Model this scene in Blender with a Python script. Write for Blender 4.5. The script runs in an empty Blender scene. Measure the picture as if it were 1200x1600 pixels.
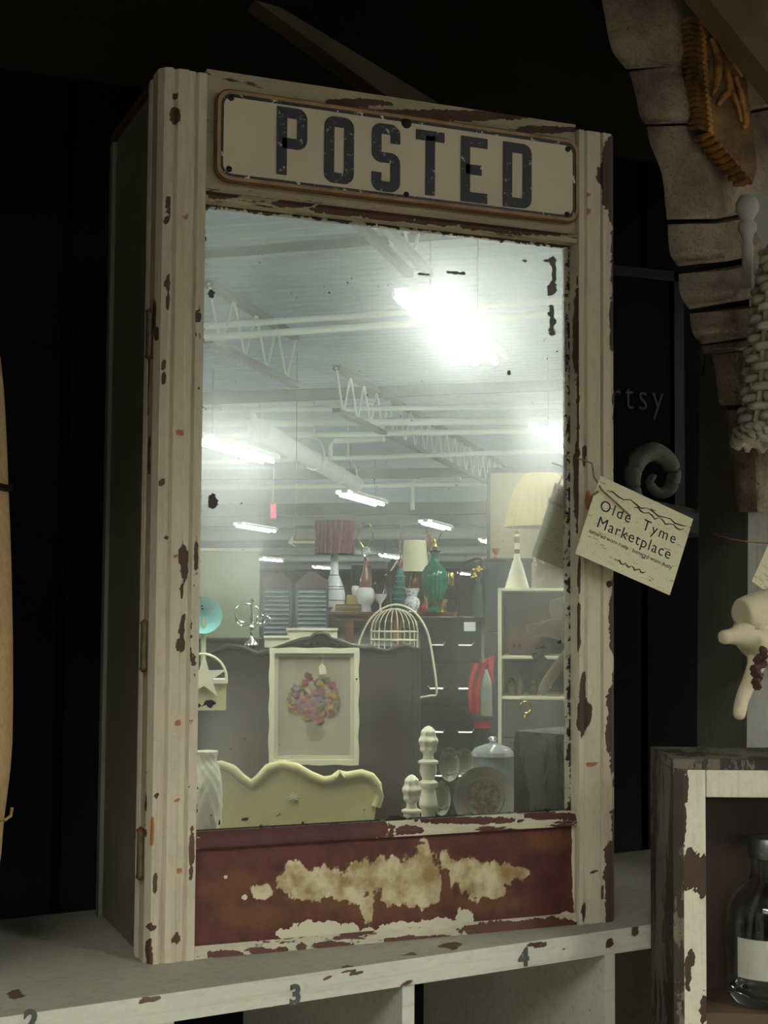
import bpy, bmesh, math, random
from mathutils import Vector, noise
random.seed(7)
SC = bpy.context.scene
COL = SC.collection
pi = math.pi

# ------------------------------------------------------------------ camera
S = 0.45                      # width of the cabinet in metres; the cabinet's front left bottom corner is the origin in x, y
ZS = 1.10                     # height of the shelf top
FPX = 2259.0                  # focal length in pixels of the 1200x1600 frame
CAM = Vector((-0.633 * S, -2.644 * S, ZS + 0.674 * S))
yaw, pitch, roll = math.radians(22.6), math.radians(3.33), math.radians(0.44)
Fw = Vector((math.sin(yaw) * math.cos(pitch), math.cos(yaw) * math.cos(pitch), math.sin(pitch)))
Rt0 = Vector((math.cos(yaw), -math.sin(yaw), 0)); Up0 = Rt0.cross(Fw)
Rt = math.cos(roll) * Rt0 + math.sin(roll) * Up0
Up = -math.sin(roll) * Rt0 + math.cos(roll) * Up0
cd = bpy.data.cameras.new('camera'); cam = bpy.data.objects.new('camera', cd); COL.objects.link(cam)
cd.sensor_fit = 'VERTICAL'; cd.sensor_height = 36.0; cd.lens = 36.0 * FPX / 1600; cd.clip_start = 0.02; cd.clip_end = 400
from mathutils import Matrix
cam.matrix_world = Matrix(((Rt.x, Up.x, -Fw.x, CAM.x), (Rt.y, Up.y, -Fw.y, CAM.y), (Rt.z, Up.z, -Fw.z, CAM.z), (0, 0, 0, 1)))
SC.camera = cam

# ------------------------------------------------------------------ world, exposure
wd = bpy.data.worlds.new('world'); SC.world = wd; wd.use_nodes = True
wd.node_tree.nodes['Background'].inputs[0].default_value = (0.8, 0.85, 0.8, 1)
wd.node_tree.nodes['Background'].inputs[1].default_value = 0.002
SC.view_settings.view_transform = 'Standard'; SC.view_settings.look = 'None'; SC.view_settings.gamma = 1.0
SC.view_settings.use_curve_mapping = False
SC.view_settings.exposure = 1.7
TUBE_POWER = 26.0
SC.cycles.use_denoising = True
SC.cycles.max_bounces = 8; SC.cycles.diffuse_bounces = 4; SC.cycles.glossy_bounces = 5
SC.cycles.sample_clamp_indirect = 8.0

# ------------------------------------------------------------------ picking points
def ray(px, py):
    return Fw + Rt * ((px - 600) / FPX) - Up * ((py - 800) / FPX)
def P(px, py, Y=0.0):                       # point of the plane y = Y
    d = ray(px, py); t = (Y - CAM.y) / d.y; return CAM + d * t
def PZ(px, py, Z):
    d = ray(px, py); t = (Z - CAM.z) / d.z; return CAM + d * t
def proj(p):
    d = Vector(p) - CAM; w = d.dot(Fw); return 600 + FPX * d.dot(Rt) / w, 800 - FPX * d.dot(Up) / w
MY = 0.012                                  # the glass lies a little behind the front of the cabinet
TILT = math.radians(0.28)
MC = Vector((0.23, MY, ZS + 0.36)); MN = Vector((0, -math.cos(TILT), math.sin(TILT)))
def refl(v):
    return v - 2 * MN * (v - MC).dot(MN)
CAMR = refl(CAM)
def R(px, py, D):                           # place of a thing of the shop that the mirror shows, at distance D along the light's way
    return refl(CAM + ray(px, py) * D)
def RZ(px, py, z):
    a = R(px, py, 1.0).z; b = R(px, py, 2.0).z
    return R(px, py, 1.0 + (z - a) / (b - a))

# ------------------------------------------------------------------ mesh helpers
def cat(*ms):
    V, Fc = [], []
    for v, f in ms:
        n = len(V); V += [tuple(q) for q in v]; Fc += [tuple(i + n for i in q) for q in f]
    return V, Fc
def box(x0, x1, y0, y1, z0, z1):
    return [(x0,y0,z0),(x1,y0,z0),(x1,y1,z0),(x0,y1,z0),(x0,y0,z1),(x1,y0,z1),(x1,y1,z1),(x0,y1,z1)], [(0,3,2,1),(4,5,6,7),(0,1,5,4),(1,2,6,5),(2,3,7,6),(3,0,4,7)]
def lathe(prof, n=24, cx=0, cy=0, wob=None):
    V, Fc = [], []
    for i, (r, z) in enumerate(prof):
        for j in range(n):
            a = 2 * pi * j / n; rr = r * (wob(a, i) if wob else 1)
            V.append((cx + rr * math.cos(a), cy + rr * math.sin(a), z))
    for i in range(len(prof) - 1):
        for j in range(n):
            k = (j + 1) % n; Fc.append((i*n+j, i*n+k, (i+1)*n+k, (i+1)*n+j))
    if prof[0][0] > 1e-6: Fc.append(tuple(range(n))[::-1])
    if prof[-1][0] > 1e-6: Fc.append(tuple((len(prof)-1)*n + j for j in range(n)))
    return V, Fc
def tube(pts, r, n=8, closed=False):
    pts = [Vector(p) for p in pts]; V, Fc = [], []; m = len(pts)
    for i, p in enumerate(pts):
        t = (pts[(i+1) % m] - pts[i-1]) if closed else (pts[min(i+1, m-1)] - pts[max(i-1, 0)])
        t.normalize(); a = t.orthogonal() if abs(t.z) > .95 else t.cross(Vector((0,0,1)))
        if abs(t.z) > .95: a = t.cross(Vector((0,1,0)))
        a.normalize(); b = t.cross(a); rr = r[i] if isinstance(r, (list, tuple)) else r
        for j in range(n):
            w = 2*pi*j/n; V.append(tuple(p + a*rr*math.cos(w) + b*rr*math.sin(w)))
    for i in range(m if closed else m-1):
        for j in range(n):
            k = (j+1) % n; i2 = (i+1) % m; Fc.append((i*n+j, i*n+k, i2*n+k, i2*n+j))
    if not closed: Fc += [tuple(range(n))[::-1], tuple((m-1)*n + j for j in range(n))]
    return V, Fc
def cr_pts(pts, n=6):                        # smooth curve through points
    P_ = [Vector(p) for p in pts]; P_ = [2*P_[0]-P_[1]] + P_ + [2*P_[-1]-P_[-2]]; out_ = []
    for i in range(1, len(P_)-2):
        a, b, c, d = P_[i-1:i+3]
        for j in range(n):
            t_ = j/n; out_.append(.5*((2*b)+(c-a)*t_+(2*a-5*b+4*c-d)*t_*t_+(3*b-a-3*c+d)*t_**3))
    return out_ + [P_[-2]]
def cr_rad(r, n=6):
    return [r[i]+(r[i+1]-r[i])*j/n for i in range(len(r)-1) for j in range(n)] + [r[-1]]
def prism(poly, y0, y1):                    # outline in x, z pushed along y
    n = len(poly); V = [(x, y0, z) for x, z in poly] + [(x, y1, z) for x, z in poly]
    return V, [tuple(range(n)), tuple(range(n, 2*n))[::-1]] + [(i, i+n, (i+1) % n + n, (i+1) % n) for i in range(n)]
def hull8(a, b):                            # block between two quads (4 points each)
    V = [tuple(q) for q in list(a) + list(b)]
    return V, [(0,1,2,3),(7,6,5,4),(0,4,5,1),(1,5,6,2),(2,6,7,3),(3,7,4,0)]
def bar(a, b, w, h):                        # rectangular bar from a to b, w across, h high
    a, b = Vector(a), Vector(b); t = (b-a).normalized(); s = t.cross(Vector((0,0,1)))
    if s.length < .01: s = Vector((1,0,0))
    s.normalize(); u = s.cross(t); q = [(-1,-1),(1,-1),(1,1),(-1,1)]
    return hull8([a + s*w/2*i + u*h/2*j for i, j in q], [b + s*w/2*i + u*h/2*j for i, j in q])
def grid(fn, nx, nz):
    V = [tuple(fn(i/nx, j/nz)) for j in range(nz+1) for i in range(nx+1)]
    return V, [(j*(nx+1)+i, j*(nx+1)+i+1, (j+1)*(nx+1)+i+1, (j+1)*(nx+1)+i) for j in range(nz) for i in range(nx)]
def mk(name, vf, mat, parent=None, world=False, smooth=False, bevel=0.0, jit=0.0, **kw):
    V, Fc = vf
    if world and parent is not None:
        V = [(v[0]-parent.location.x, v[1]-parent.location.y, v[2]-parent.location.z) for v in V]
    me = bpy.data.meshes.new(name); me.from_pydata([tuple(v) for v in V], [], Fc)
    bm = bmesh.new(); bm.from_mesh(me)
    if bevel: bmesh.ops.bevel(bm, geom=list(bm.edges), offset=bevel, segments=2, affect='EDGES', clamp_overlap=True)
    if jit:
        for v in bm.verts:
            v.co += Vector((noise.noise(v.co*60), noise.noise(v.co*60+Vector((9,0,0))), noise.noise(v.co*60+Vector((0,9,0))))) * jit
    bmesh.ops.recalc_face_normals(bm, faces=bm.faces); bm.to_mesh(me); bm.free()
    if smooth:
        me.shade_smooth()
        try: me.set_sharp_from_angle(angle=math.radians(50))
        except Exception: pass
    me.materials.append(mat)
    o = bpy.data.objects.new(name, me); COL.objects.link(o)
    if parent is not None: o.parent = parent
    for k, v in kw.items(): o[k] = v
    return o
def thing(name, label, category, loc, rotz=0, group=None):
    o = bpy.data.objects.new(name, None); COL.objects.link(o); o.location = loc; o.rotation_euler = (0, 0, rotz)
    o.empty_display_size = .02; o['label'] = label; o['category'] = category
    if group: o['group'] = group
    return o
def struct(name, vf, mat, **kw):
    return mk(name, vf, mat, kind='structure', **kw)
def rthing(name, label, category, px, py, D, group=None, z=None):   # a thing of the shop opposite the mirror
    loc = R(px, py, D)
    if z is not None: loc.z = z
    f = CAMR - loc
    o = thing(name, label, category, loc, math.atan2(f.x, -f.y), group); o['k'] = D / FPX
    return o
def L(o, px0, py0, pts):                    # pixels of the mirror image -> local outline of thing o (mirror swaps left and right)
    k = o['k']; return [(-(x-px0)*k, -(y-py0)*k) for x, y in pts]

# ------------------------------------------------------------------ materials
def nmat(name):
    m = bpy.data.materials.new(name); m.use_nodes = True; t = m.node_tree; t.nodes.clear()
    out = t.nodes.new('ShaderNodeOutputMaterial'); return m, t, out
def N(t, kind, **kw):
    n = t.nodes.new(kind)
    for k, v in kw.items():
        if k.startswith('i_'): n.inputs[int(k[2:])].default_value = v
        else: setattr(n, k, v)
    return n
def c4(c): return (c[0], c[1], c[2], 1)
def s2l(r, g, b):                           # sRGB bytes -> linear
    f = lambda v: (v/255/12.92) if v/255 <= .04045 else ((v/255+.055)/1.055)**2.4
    return (f(r), f(g), f(b))
def mixc(t, fac, a, b):
    n = N(t, 'ShaderNodeMix', data_type='RGBA')
    if isinstance(fac, (int, float)): n.inputs[0].default_value = fac
    else: t.links.new(fac, n.inputs[0])
    for i, c in ((6, a), (7, b)):
        if isinstance(c, tuple): n.inputs[i].default_value = c4(c)
        else: t.links.new(c, n.inputs[i])
    return n.outputs[2]
def noi(t, scale, detail=4, co=None, rough=.55, dim=None):
    n = N(t, 'ShaderNodeTexNoise'); n.inputs['Scale'].default_value = scale; n.inputs['Detail'].default_value = detail; n.inputs['Roughness'].default_value = rough
    if co is not None: t.links.new(co, n.inputs['Vector'])
    return n.outputs[0]
def mth(t, op, a, b=None, clamp=False):
    n = N(t, 'ShaderNodeMath', operation=op, use_clamp=clamp)
    for i, v in ((0, a), (1, b)):
        if v is None: continue
        if isinstance(v, (int, float)): n.inputs[i].default_value = v
        else: t.links.new(v, n.inputs[i])
    return n.outputs[0]
def step(t, v, lo, hi):
    n = N(t, 'ShaderNodeMapRange'); n.clamp = True; n.inputs[1].default_value = lo; n.inputs[2].default_value = hi; t.links.new(v, n.inputs[0]); return n.outputs[0]
def coords(t, sc=(1,1,1)):
    c = N(t, 'ShaderNodeTexCoord'); m = N(t, 'ShaderNodeMapping'); m.inputs['Scale'].default_value = sc; t.links.new(c.outputs['Object'], m.inputs[0]); return m.outputs[0]
def pbr(t, out, col, rough=.6, metal=0, bump=None, bs=.3, bd=.001, trans=0, ior=1.45, spec=.5, alpha=None):
    b = N(t, 'ShaderNodeBsdfPrincipled')
    if isinstance(col, tuple): b.inputs['Base Color'].default_value = c4(col)
    else: t.links.new(col, b.inputs['Base Color'])
    if isinstance(rough, (int, float)): b.inputs['Roughness'].default_value = rough
    else: t.links.new(rough, b.inputs['Roughness'])
    b.inputs['Metallic'].default_value = metal; b.inputs['Transmission Weight'].default_value = trans; b.inputs['IOR'].default_value = ior
    b.inputs['Specular IOR Level'].default_value = spec
    if bump is not None:
        bn = N(t, 'ShaderNodeBump'); bn.inputs['Strength'].default_value = bs; bn.inputs['Distance'].default_value = bd
        t.links.new(bump, bn.inputs['Height']); t.links.new(bn.outputs[0], b.inputs['Normal'])
    t.links.new(b.outputs[0], out.inputs[0]); return b
def plain(name, col, rough=.6, metal=0, var=.25, scale=12, sc=(1,1,1), bs=.25, bd=.002, **kw):
    m, t, out = nmat(name); co = coords(t, sc); n = noi(t, scale, 5, co)
    dark = tuple(c*(1-var) for c in col); lite = tuple(min(1, c*(1+var*.6)) for c in col)
    pbr(t, out, mixc(t, step(t, n, .3, .7), dark, lite), rough, metal, bump=n, bs=bs, bd=bd, **kw); return m
def chippy(name, paint, wood, amount=.3, scale=30, sc=(1,1,.4), rough=.65, var=.18, dirt=None, attr=True, third=None, streak=(1,1,.05)):
    """old paint over wood: a 'wear' attribute plus noise uncovers the wood, the paint edge stands proud"""
    m, t, out = nmat(name); co = coords(t, sc)
    n1 = noi(t, scale, 6, co, .65); n2 = noi(t, scale*4, 4, co, .7); big = noi(t, 5, 3, co)
    v = mth(t, 'ADD', mth(t, 'MULTIPLY', n1, .75), mth(t, 'MULTIPLY', n2, .25))
    if attr:
        a = N(t, 'ShaderNodeAttribute', attribute_name='wear'); v = mth(t, 'ADD', v, mth(t, 'MULTIPLY', a.outputs['Fac'], .55))
    msk = step(t, v, 1-amount-.012, 1-amount+.012)
    p = mixc(t, step(t, big, .35, .65), tuple(c*(1-var) for c in paint), paint)
    fine = noi(t, 160, 3, co)
    p = mixc(t, mth(t, 'MULTIPLY', step(t, fine, .5, .75), .35), p, dirt or tuple(c*.55 for c in paint))
    st = noi(t, 120, 5, coords(t, streak), .7)
    p = mixc(t, mth(t, 'MULTIPLY', step(t, st, .52, .72), .45), p, tuple(c*f for c, f in zip(paint, (.50,.42,.34))))
    gr = noi(t, 40, 4, coords(t, (1,1,.06)))
    w = mixc(t, step(t, gr, .3, .7), tuple(c*.55 for c in wood), wood)
    colr = mixc(t, msk, p, w)
    if third is not None:
        a3 = N(t, 'ShaderNodeAttribute', attribute_name='rust')
        colr = mixc(t, mth(t, 'MULTIPLY', step(t, mth(t, 'ADD', a3.outputs['Fac'], mth(t, 'MULTIPLY', n2, .3)), .45, .75), .9), colr, third)
    h = mth(t, 'SUBTRACT', mth(t, 'MULTIPLY', fine, .15), msk)
    pbr(t, out, colr, rough, bump=h, bs=.6, bd=.0008); return m
def emis(name, col, s):
    m, t, out = nmat(name); e = N(t, 'ShaderNodeEmission'); e.inputs[0].default_value = c4(col); e.inputs[1].default_value = s
    t.links.new(e.outputs[0], out.inputs[0]); return m
def add_mask(o, attr, blobs, soft=.35):
    """per-vertex wear marks: ellipses given where the photo shows them on this very surface"""
    me = o.data; a = me.attributes.get(attr) or me.attributes.new(attr, 'FLOAT', 'POINT')
    mw = Matrix.Translation(o.parent.location) if o.parent else Matrix.Identity(4)
    for i, v in enumerate(me.vertices):
        x, y = proj(mw @ v.co); best = 0.0
        for bx_, by_, rx, ry in blobs:
            dx, dy = (x-bx_)/rx, (y-by_)/ry
            if abs(dx) < 1.6 and abs(dy) < 1.6:
                best = max(best, min(1.0, (1.5 + .45*noise.noise(Vector((x*.09, y*.05, 3))) + .3*noise.noise(Vector((x*.3, y*.2, 7))) - math.hypot(dx, dy)) / .75))
        a.data[i].value = max(0.0, best)

CREAM = s2l(200, 189, 164)
WOODB = s2l(86, 62, 46)
M_stile = chippy('chipped_cream_paint', CREAM, WOODB, .285, 55, third=s2l(150, 84, 30))
M_side = plain('shade_toned_side', s2l(108, 106, 92), .6, var=.2, scale=6)  # darker than the front: the shade on the left side is in this colour
M_rail = chippy('worn_rail_paint', s2l(172, 158, 128), s2l(84, 50, 36), .42, 26, (.25,1,1.6), streak=(.05,1,1))
M_shelf = chippy('cream_shelf_paint', s2l(196, 194, 178), s2l(100, 78, 56), .27, 60, (.5,1,1), streak=(.05,1,1), third=s2l(70, 50, 40))
M_inshelf = plain('grey_cubby_paint', s2l(176, 172, 152), .7, var=.12, scale=5)
M_black = plain('black_wall_paint', (.004, .0045, .0055), .8, var=.3, scale=4, spec=.15)
M_darkwood = plain('dark_brown_wood', s2l(62, 46, 36), .5, var=.4, scale=14, sc=(1,1,.1))
M_rust = plain('rusty_steel', s2l(104, 66, 34), .6, .3, var=.4, scale=60)
M_white_enamel = plain('aged_white_enamel', s2l(196, 180, 154), .35, var=.07, scale=8, bs=.05)
M_silver = plain('worn_silver_line', s2l(216, 214, 205), .25, .6, var=.3, scale=90)
def two(name, a, b, scale, lo, hi, rough=.5, sc=(1,1,1), metal=0):
    m, t, out = nmat(name); n = noi(t, scale, 6, coords(t, sc), .7); pbr(t, out, mixc(t, step(t, n, lo, hi), a, b), rough, metal, bump=n, bs=.2); return m
M_letter = two('worn_black_letter', s2l(38, 42, 46), s2l(190, 178, 156), 190, .61, .66, .45)
M_edgeblack = two('black_sign_border', s2l(24, 24, 26), s2l(205, 200, 190), 110, .58, .62, .35, (1,1,1))
M_bronze = plain('dark_screw', s2l(40, 30, 26), .5, .6)
M_twine = plain('jute_twine', s2l(150, 118, 72), .9, var=.4, scale=200)
M_hinge = plain('old_painted_hinge', s2l(96, 86, 62), .5, .3, var=.4, scale=120)

# ------------------------------------------------------------------ structure of the shop, light fittings
M_floor = plain('polished_concrete', s2l(150, 144, 130), .5, var=.15, scale=1.0, bs=.05)
M_deck = plain('white_steel_deck', s2l(192, 213, 224), .6, var=.08, scale=.8, bs=.02)
M_steel = plain('white_painted_steel', s2l(232, 238, 228), .5, var=.06, scale=2, bs=.02)
M_greysteel = plain('grey_painted_steel', s2l(128, 132, 126), .55, var=.12, scale=2, bs=.02)
M_wallbeige = plain('beige_wall_paint', s2l(196, 186, 146), .7, var=.06, scale=2, bs=.03)
VD = math.radians(37)                       # direction of the bar joists, seen in the mirror
dv = Vector((math.sin(VD), math.cos(VD), 0)); lv = Vector((math.cos(VD), -math.sin(VD), 0))
dr = Vector((dv.x, -dv.y, 0)); lr = Vector((lv.x, -lv.y, 0))      # the same two directions in the real shop
O0 = Vector((CAMR.x, CAMR.y, 0))
def Q(a, b, z): return O0 + lr*a + dr*b + Vector((0, 0, z))        # a across, b along the joists
EYE = CAMR.z
ZL, ZB, ZD = EYE+1.95, EYE+2.3, EYE+2.86    # lamps, joist bottom chords, roof deck
B1, A0, A1 = 105, -50, 50
struct('floor', grid(lambda u, v: Q(A0+(A1-A0)*u, -12+(B1+12)*v, 0), 4, 8), M_floor)
# corrugated roof deck: ridges run across the joists
V, Fc = [], []
nb = 0; b = -1.0
rows = []
while b < B1:
    for db, dz in ((0, 0), (.05, 0), (.09, .05), (.16, .05)): rows.append((b+db, dz))
    b += .20 if b < 45 else .8
for bb, dz in rows: V += [tuple(Q(A0, bb, ZD+dz)), tuple(Q(A1, bb, ZD+dz))]
Fc = [(2*i, 2*i+1, 2*i+3, 2*i+2) for i in range(len(rows)-1)]
struct('ceiling', (V, Fc), M_deck)
struct('wall_far', hull8([Q(A0,B1,0),Q(A1,B1,0),Q(A1,B1,ZD),Q(A0,B1,ZD)],[Q(A0,B1+.2,0),Q(A1,B1+.2,0),Q(A1,B1+.2,ZD),Q(A0,B1+.2,ZD)]), M_wallbeige)
for nm, a in (('wall_left', A0), ('wall_right', A1)):
    struct(nm, hull8([Q(a,-12,0),Q(a,B1,0),Q(a,B1,ZD),Q(a,-12,ZD)],[Q(a+.2,-12,0),Q(a+.2,B1,0),Q(a+.2,B1,ZD),Q(a+.2,-12,ZD)]), M_wallbeige)

def seg_a(px, py, z):                       # pixel + height -> (a, b) of the shop
    p = RZ(px, py, z) - O0; return p.dot(lr), p.dot(dr)
M_tube = emis('lit_fluorescent_tube', (1.0, 1.0, .95), TUBE_POWER)
def light_fixture(c, label, length=2.4, s=1.0):
    """strip light: white channel with two glowing tubes, along the joists"""
    t = thing('strip_light', label, 'light', c, math.atan2(dr.y, dr.x), 'fluorescent strip lights under the roof')
    mk('housing', box(-length/2, length/2, -.06, .06, .03, .10), M_steel, t)
    mk('reflector', cat(bar((-length/2,-.16,.045),(length/2,-.16,.045),.02,.05), bar((-length/2,.16,.045),(length/2,.16,.045),.02,.05), box(-length/2,length/2,-.16,.16,.075,.085)), M_steel, t)
    for sy in (-.075, .075):
        mk('tube', tube([(-length/2+.03, sy, -.005), (length/2-.03, sy, -.005)], .026, 8), M_tube, t)
    for sx in (-1, 1): mk('hanger', tube([(sx*length*.35, 0, .10), (sx*length*.35, 0, ZD-ZL)], .004, 5), M_greysteel, t)
    return t
lamps = [
 ((655,473),(770,572),'large glaring strip light at the upper right, nearest to the mirror'),
 ((845,672),(900,708),'strip light at the right edge of the mirror'),
 ((316,688),(424,724),'glaring strip light at the left edge of the mirror'),
 ((536,770),(598,792),'strip light over the wide duct, middle of the mirror'),
 ((372,818),(430,834),'strip light above the pale green partition'),
 ((661,815),(703,829),'strip light above the green ceramic lamp'),
 ((745,841),(790,855),'strip light cut by the edge of the beige partition'),
 ((406,870),(441,880),'small far strip light above the louvered panel'),
 ((490,883),(518,892),'small far strip light beside the white ceramic lamp'),
 ((596,866),(624,874),'small far strip light left of the cream lampshade'),
 ((716,893),(735,901),'small far strip light right of the green lamp'),
]
used_ab = []
for (x0, y0), (x1, y1), lab in lamps:
    c = RZ((x0+x1)/2, (y0+y1)/2, ZL); p = c - O0; used_ab.append((p.dot(lr), p.dot(dr)))
    light_fixture(c, lab)
# bar joists seen in the mirror
def truss(pa, pb, label, ext=0.0, dz=.50, cw=.09):
    A, B = RZ(*pa, ZB), RZ(*pb, ZB); d = (B-A).normalized(); B = B + d*ext; n = (B-A).length
    t = thing('bar_joist', label, 'joist', A, 0, 'white bar joists under the roof')
    mk('bottom_chord', cat(bar(A - d.cross(Vector((0,0,1)))*cw*.6, B - d.cross(Vector((0,0,1)))*cw*.6, cw*.5, .05), bar(A + d.cross(Vector((0,0,1)))*cw*.6, B + d.cross(Vector((0,0,1)))*cw*.6, cw*.5, .05)) if cw > .1 else bar(A, B, .09, .05), M_greysteel, t, world=True)
    mk('top_chord', cat(bar(A+Vector((0,0,dz)), B+Vector((0,0,dz)), .09, .06)), M_greysteel, t, world=True)
    k = max(3, int(n/.6)); ms = []
    for i in range(k):
        a = A + (B-A)*(i/k); m = A + (B-A)*((i+.5)/k); e = A + (B-A)*((i+1)/k); u = Vector((0,0,dz))
        mk('web_rod', tube([a+u, m], .013, 6), M_steel, t, world=True); mk('web_rod', tube([m, e+u], .013, 6), M_steel, t, world=True)
truss((325,532), (462,602), 'white bar joist with V webs, upper left of the mirror')
truss((525,641), (665,708), 'white bar joist with V webs, middle of the mirror', 9)
truss((560,330), (655,428), 'broad grey joist running down from the top rail of the mirror', 0, .3, .115)
# cross members and pipes: y at x=330 and at x=880, height, radius
bars = [(397,352,ZD-.04,.032,'grey','wide grey roof beam near the top of the mirror'), (509,470,ZB+.03,.028,'w','upper of the twin white pipes left of the big light'),
 (527,489,ZB-.06,.030,'w','lower of the twin white pipes left of the big light'), (622,600,ZD-.05,.08,'grey','grey beam across above the middle joist'),
 (641,634,ZB+.25,.035,'w','thin white pipe across the middle joist'), (662,657,ZB+.1,.05,'w','thick white pipe crossing the middle joist'),
 (682,672,ZB,.04,'w','white pipe just above the big duct'), (723,704,ZB-.2,.035,'w','long white pipe under the middle joist'),
 (742,738,ZB+.2,.09,'grey','grey beam behind the big duct'), (762,754,ZB+.1,.05,'w','white pipe beyond the duct'),
 (798,792,ZB,.14,'grey','dark grey beam above the far lights'), (813,808,ZB-.1,.16,'grey','second dark grey beam above the far lights'),
 (836,831,ZB-.2,.17,'w','broad cream beam behind the maroon lampshade'), (862,858,ZB-.1,.15,'w','far cream beam below the maroon shade level'),
 (874,871,ZB-.2,.14,'w','farthest but one cream beam'), (885,883,ZB-.2,.16,'grey','farthest grey beam')]
for ya, yb, z, r, c, lab in bars:
    a = RZ(330, ya, z); b_ = RZ(880, yb, z); d = b_ - a
    vf = tube([a - d*.15, b_ + d*.25], r, 10) if c == 'w' else bar(a - d*.15, b_ + d*.25, r*1.2, r*2)
    mk('roof_pipe' if c == 'w' else 'roof_beam', vf, M_steel if c == 'w' else M_greysteel, label=lab, category='pipe' if c == 'w' else 'beam', smooth=(c == 'w'))
# the big duct with hangers
zd = ZB-.35
A, B = RZ(405, 672, zd), RZ(530, 742, zd)
t = thing('air_duct', 'wide round white duct running away below the left light', 'duct', A)
dd = (B-A); B2 = B + dd*.3
mk('duct_body', tube([A, B2], .115, 20), M_steel, t, world=True, smooth=True)
for f in (.0, .62, 1.0, 1.28):
    c = A + dd*f; e = dd.normalized()
    mk('seam_ring', tube([c - e*.03, c + e*.03], .128, 20), M_steel, t, world=True, smooth=True)
for f in (.62, 1.15):
    c = A + dd*f
    mk('hanger', cat(tube([c+Vector((0,0,.3)), c+Vector((0,0,ZD-zd))], .012, 6), tube([c + lr*.15*math.cos(a) + Vector((0,0,.3*math.sin(a))) for a in [pi*i/10 for i in range(11)]], .012, 5)), M_steel, t, world=True)
def pipe_px(pts, z, r, label):
    mk('branch_pipe', tube([RZ(x, y, z) if i is None else RZ(x, y, z) for i, (x, y) in enumerate(pts)], r, 8), M_steel, label=label, category='pipe', smooth=True)
def branch(pa, pb, drop, label, r=.035):
    a = RZ(*pa, ZB-.15); b_ = RZ(*pb, ZB-.15)
    mk('branch_pipe', tube([a, b_ + (a-b_).normalized()*.06, b_ - Vector((0,0,.06)), b_ - Vector((0,0,drop))], r, 8), M_steel, label=label, category='pipe')
branch((600,686), (516,690), .22, 'white pipe with an elbow, left of the middle joist')
branch((720,748), (645,750), .5, 'white pipe with a downturned elbow, right of the duct')
branch((345,637), (396,640), .35, 'white pipe with an elbow at the left of the mirror')

# fixtures over the aisle, too high for the mirror to show
for x, y, lab in ((1.3, -2.4, 'strip light over the aisle, straight opposite the cabinet'), (4.0, -3.3, 'strip light over the aisle, beyond the open shelf unit'), (-1.8, -2.9, 'strip light over the aisle, behind the photographer')):
    light_fixture(Vector((x, y, ZL)), lab)
# fixtures elsewhere in the hall (beyond the mirror's view, the rows simply go on)
n_extra = 0
for ia in range(-3, 4):
    for ib in range(0, 8):
        a, b = ia*5.2 + 1.0, 9 + ib*8.5
        if any(abs(a-x) < 3.6 and abs(b-y) < 5 for x, y in used_ab): continue
        q = Q(a, b, ZL); v = refl(q) - CAM; w = v.dot(Fw)
        X, Y = 600 + FPX*v.dot(Rt)/w, 800 - FPX*v.dot(Up)/w
        if w > 0 and 290 < X < 920 and 300 < Y < 1290: continue
        light_fixture(q, 'strip light in a row outside the view of the mirror'); n_extra += 1

# ------------------------------------------------------------------ the booth around the cabinet
M_boardblack = M_black
YB = 0.62
struct('wall_back', box(-1.6, 2.4, YB, YB+.04, 0, 2.6), M_black)
for i in range(28):
    x = -1.5 + i*.14
    struct('trim_1' if i == 0 else 'trim_1', box(x, x+.128, YB-.012, YB, 0, 2.6), M_black)
struct('wall_side', box(-1.64, -1.6, -.4, YB, 0, 2.6), M_black)
struct('shading_roof', box(-1.6, 2.4, -1.0, YB, 2.05, 2.09), plain('shading_roof_board', s2l(34, 30, 26), .8))  # roof added to shade the cabinet's top, its height and reach set for that

# ------------------------------------------------------------------ pigeonhole shelf unit
def XZ(p): return p.x, p.z
UA, UB = PZ(0, 1590, ZS), PZ(1049, 1440, ZS)
uang = math.atan2(UB.y-UA.y, UB.x-UA.x)
t = thing('pigeonhole_unit', 'cream painted pigeonhole unit with numbered bins, under the cabinet', 'shelf unit', (UA.x, UA.y, 0), uang)
UM = Matrix.Translation(t.location) @ Matrix.Rotation(uang, 4, 'Z'); UI = UM.inverted()
def UP(px, py):                             # pixel -> the unit's own front plane
    d = UI.to_3x3() @ ray(px, py); c = UI @ CAM; q = c + d * (-c.y/d.y); return q
UD = (UI @ PZ(0, 1437, ZS)).y; UL, UR = -.7, 1.25
th = .5*((UP(644,1505).z-UP(644,1547).z)+(UP(930,1460).z-UP(930,1497).z))
M_top = chippy('grey_cream_top_paint', s2l(160, 158, 140), s2l(96, 78, 54), .26, 30, (.6,1,1))
def mask_u(o, attr, blobs):
    me = o.data; a = me.attributes.get(attr) or me.attributes.new(attr, 'FLOAT', 'POINT')
    for i, v in enumerate(me.vertices):
        x, y = proj(UM @ v.co); best = 0.0
        for bx_, by_, rx, ry in blobs:
            dx, dy = (x-bx_)/rx, (y-by_)/ry
            if abs(dx) < 1.8 and abs(dy) < 1.8: best = max(best, min(1.0, (1.5+.4*noise.noise(Vector((x*.1,y*.1,1)))-math.hypot(dx, dy))/.75))
        a.data[i].value = max(0.0, best)
o = mk('top_board', cat(grid(lambda u, v: (UL+(UR-UL)*u, .002+(UD-.002)*v, ZS-.0002), 190, 26), box(UL, UR, .004, UD, ZS-.016, ZS-.0006)), M_top, t)
mask_u(o, 'wear', [(25,1555,16,5),(320,1575,20,3),(230,1565,20,5),(700,1478,18,4),(640,1492,8,4),(560,1512,30,2)])
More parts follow.
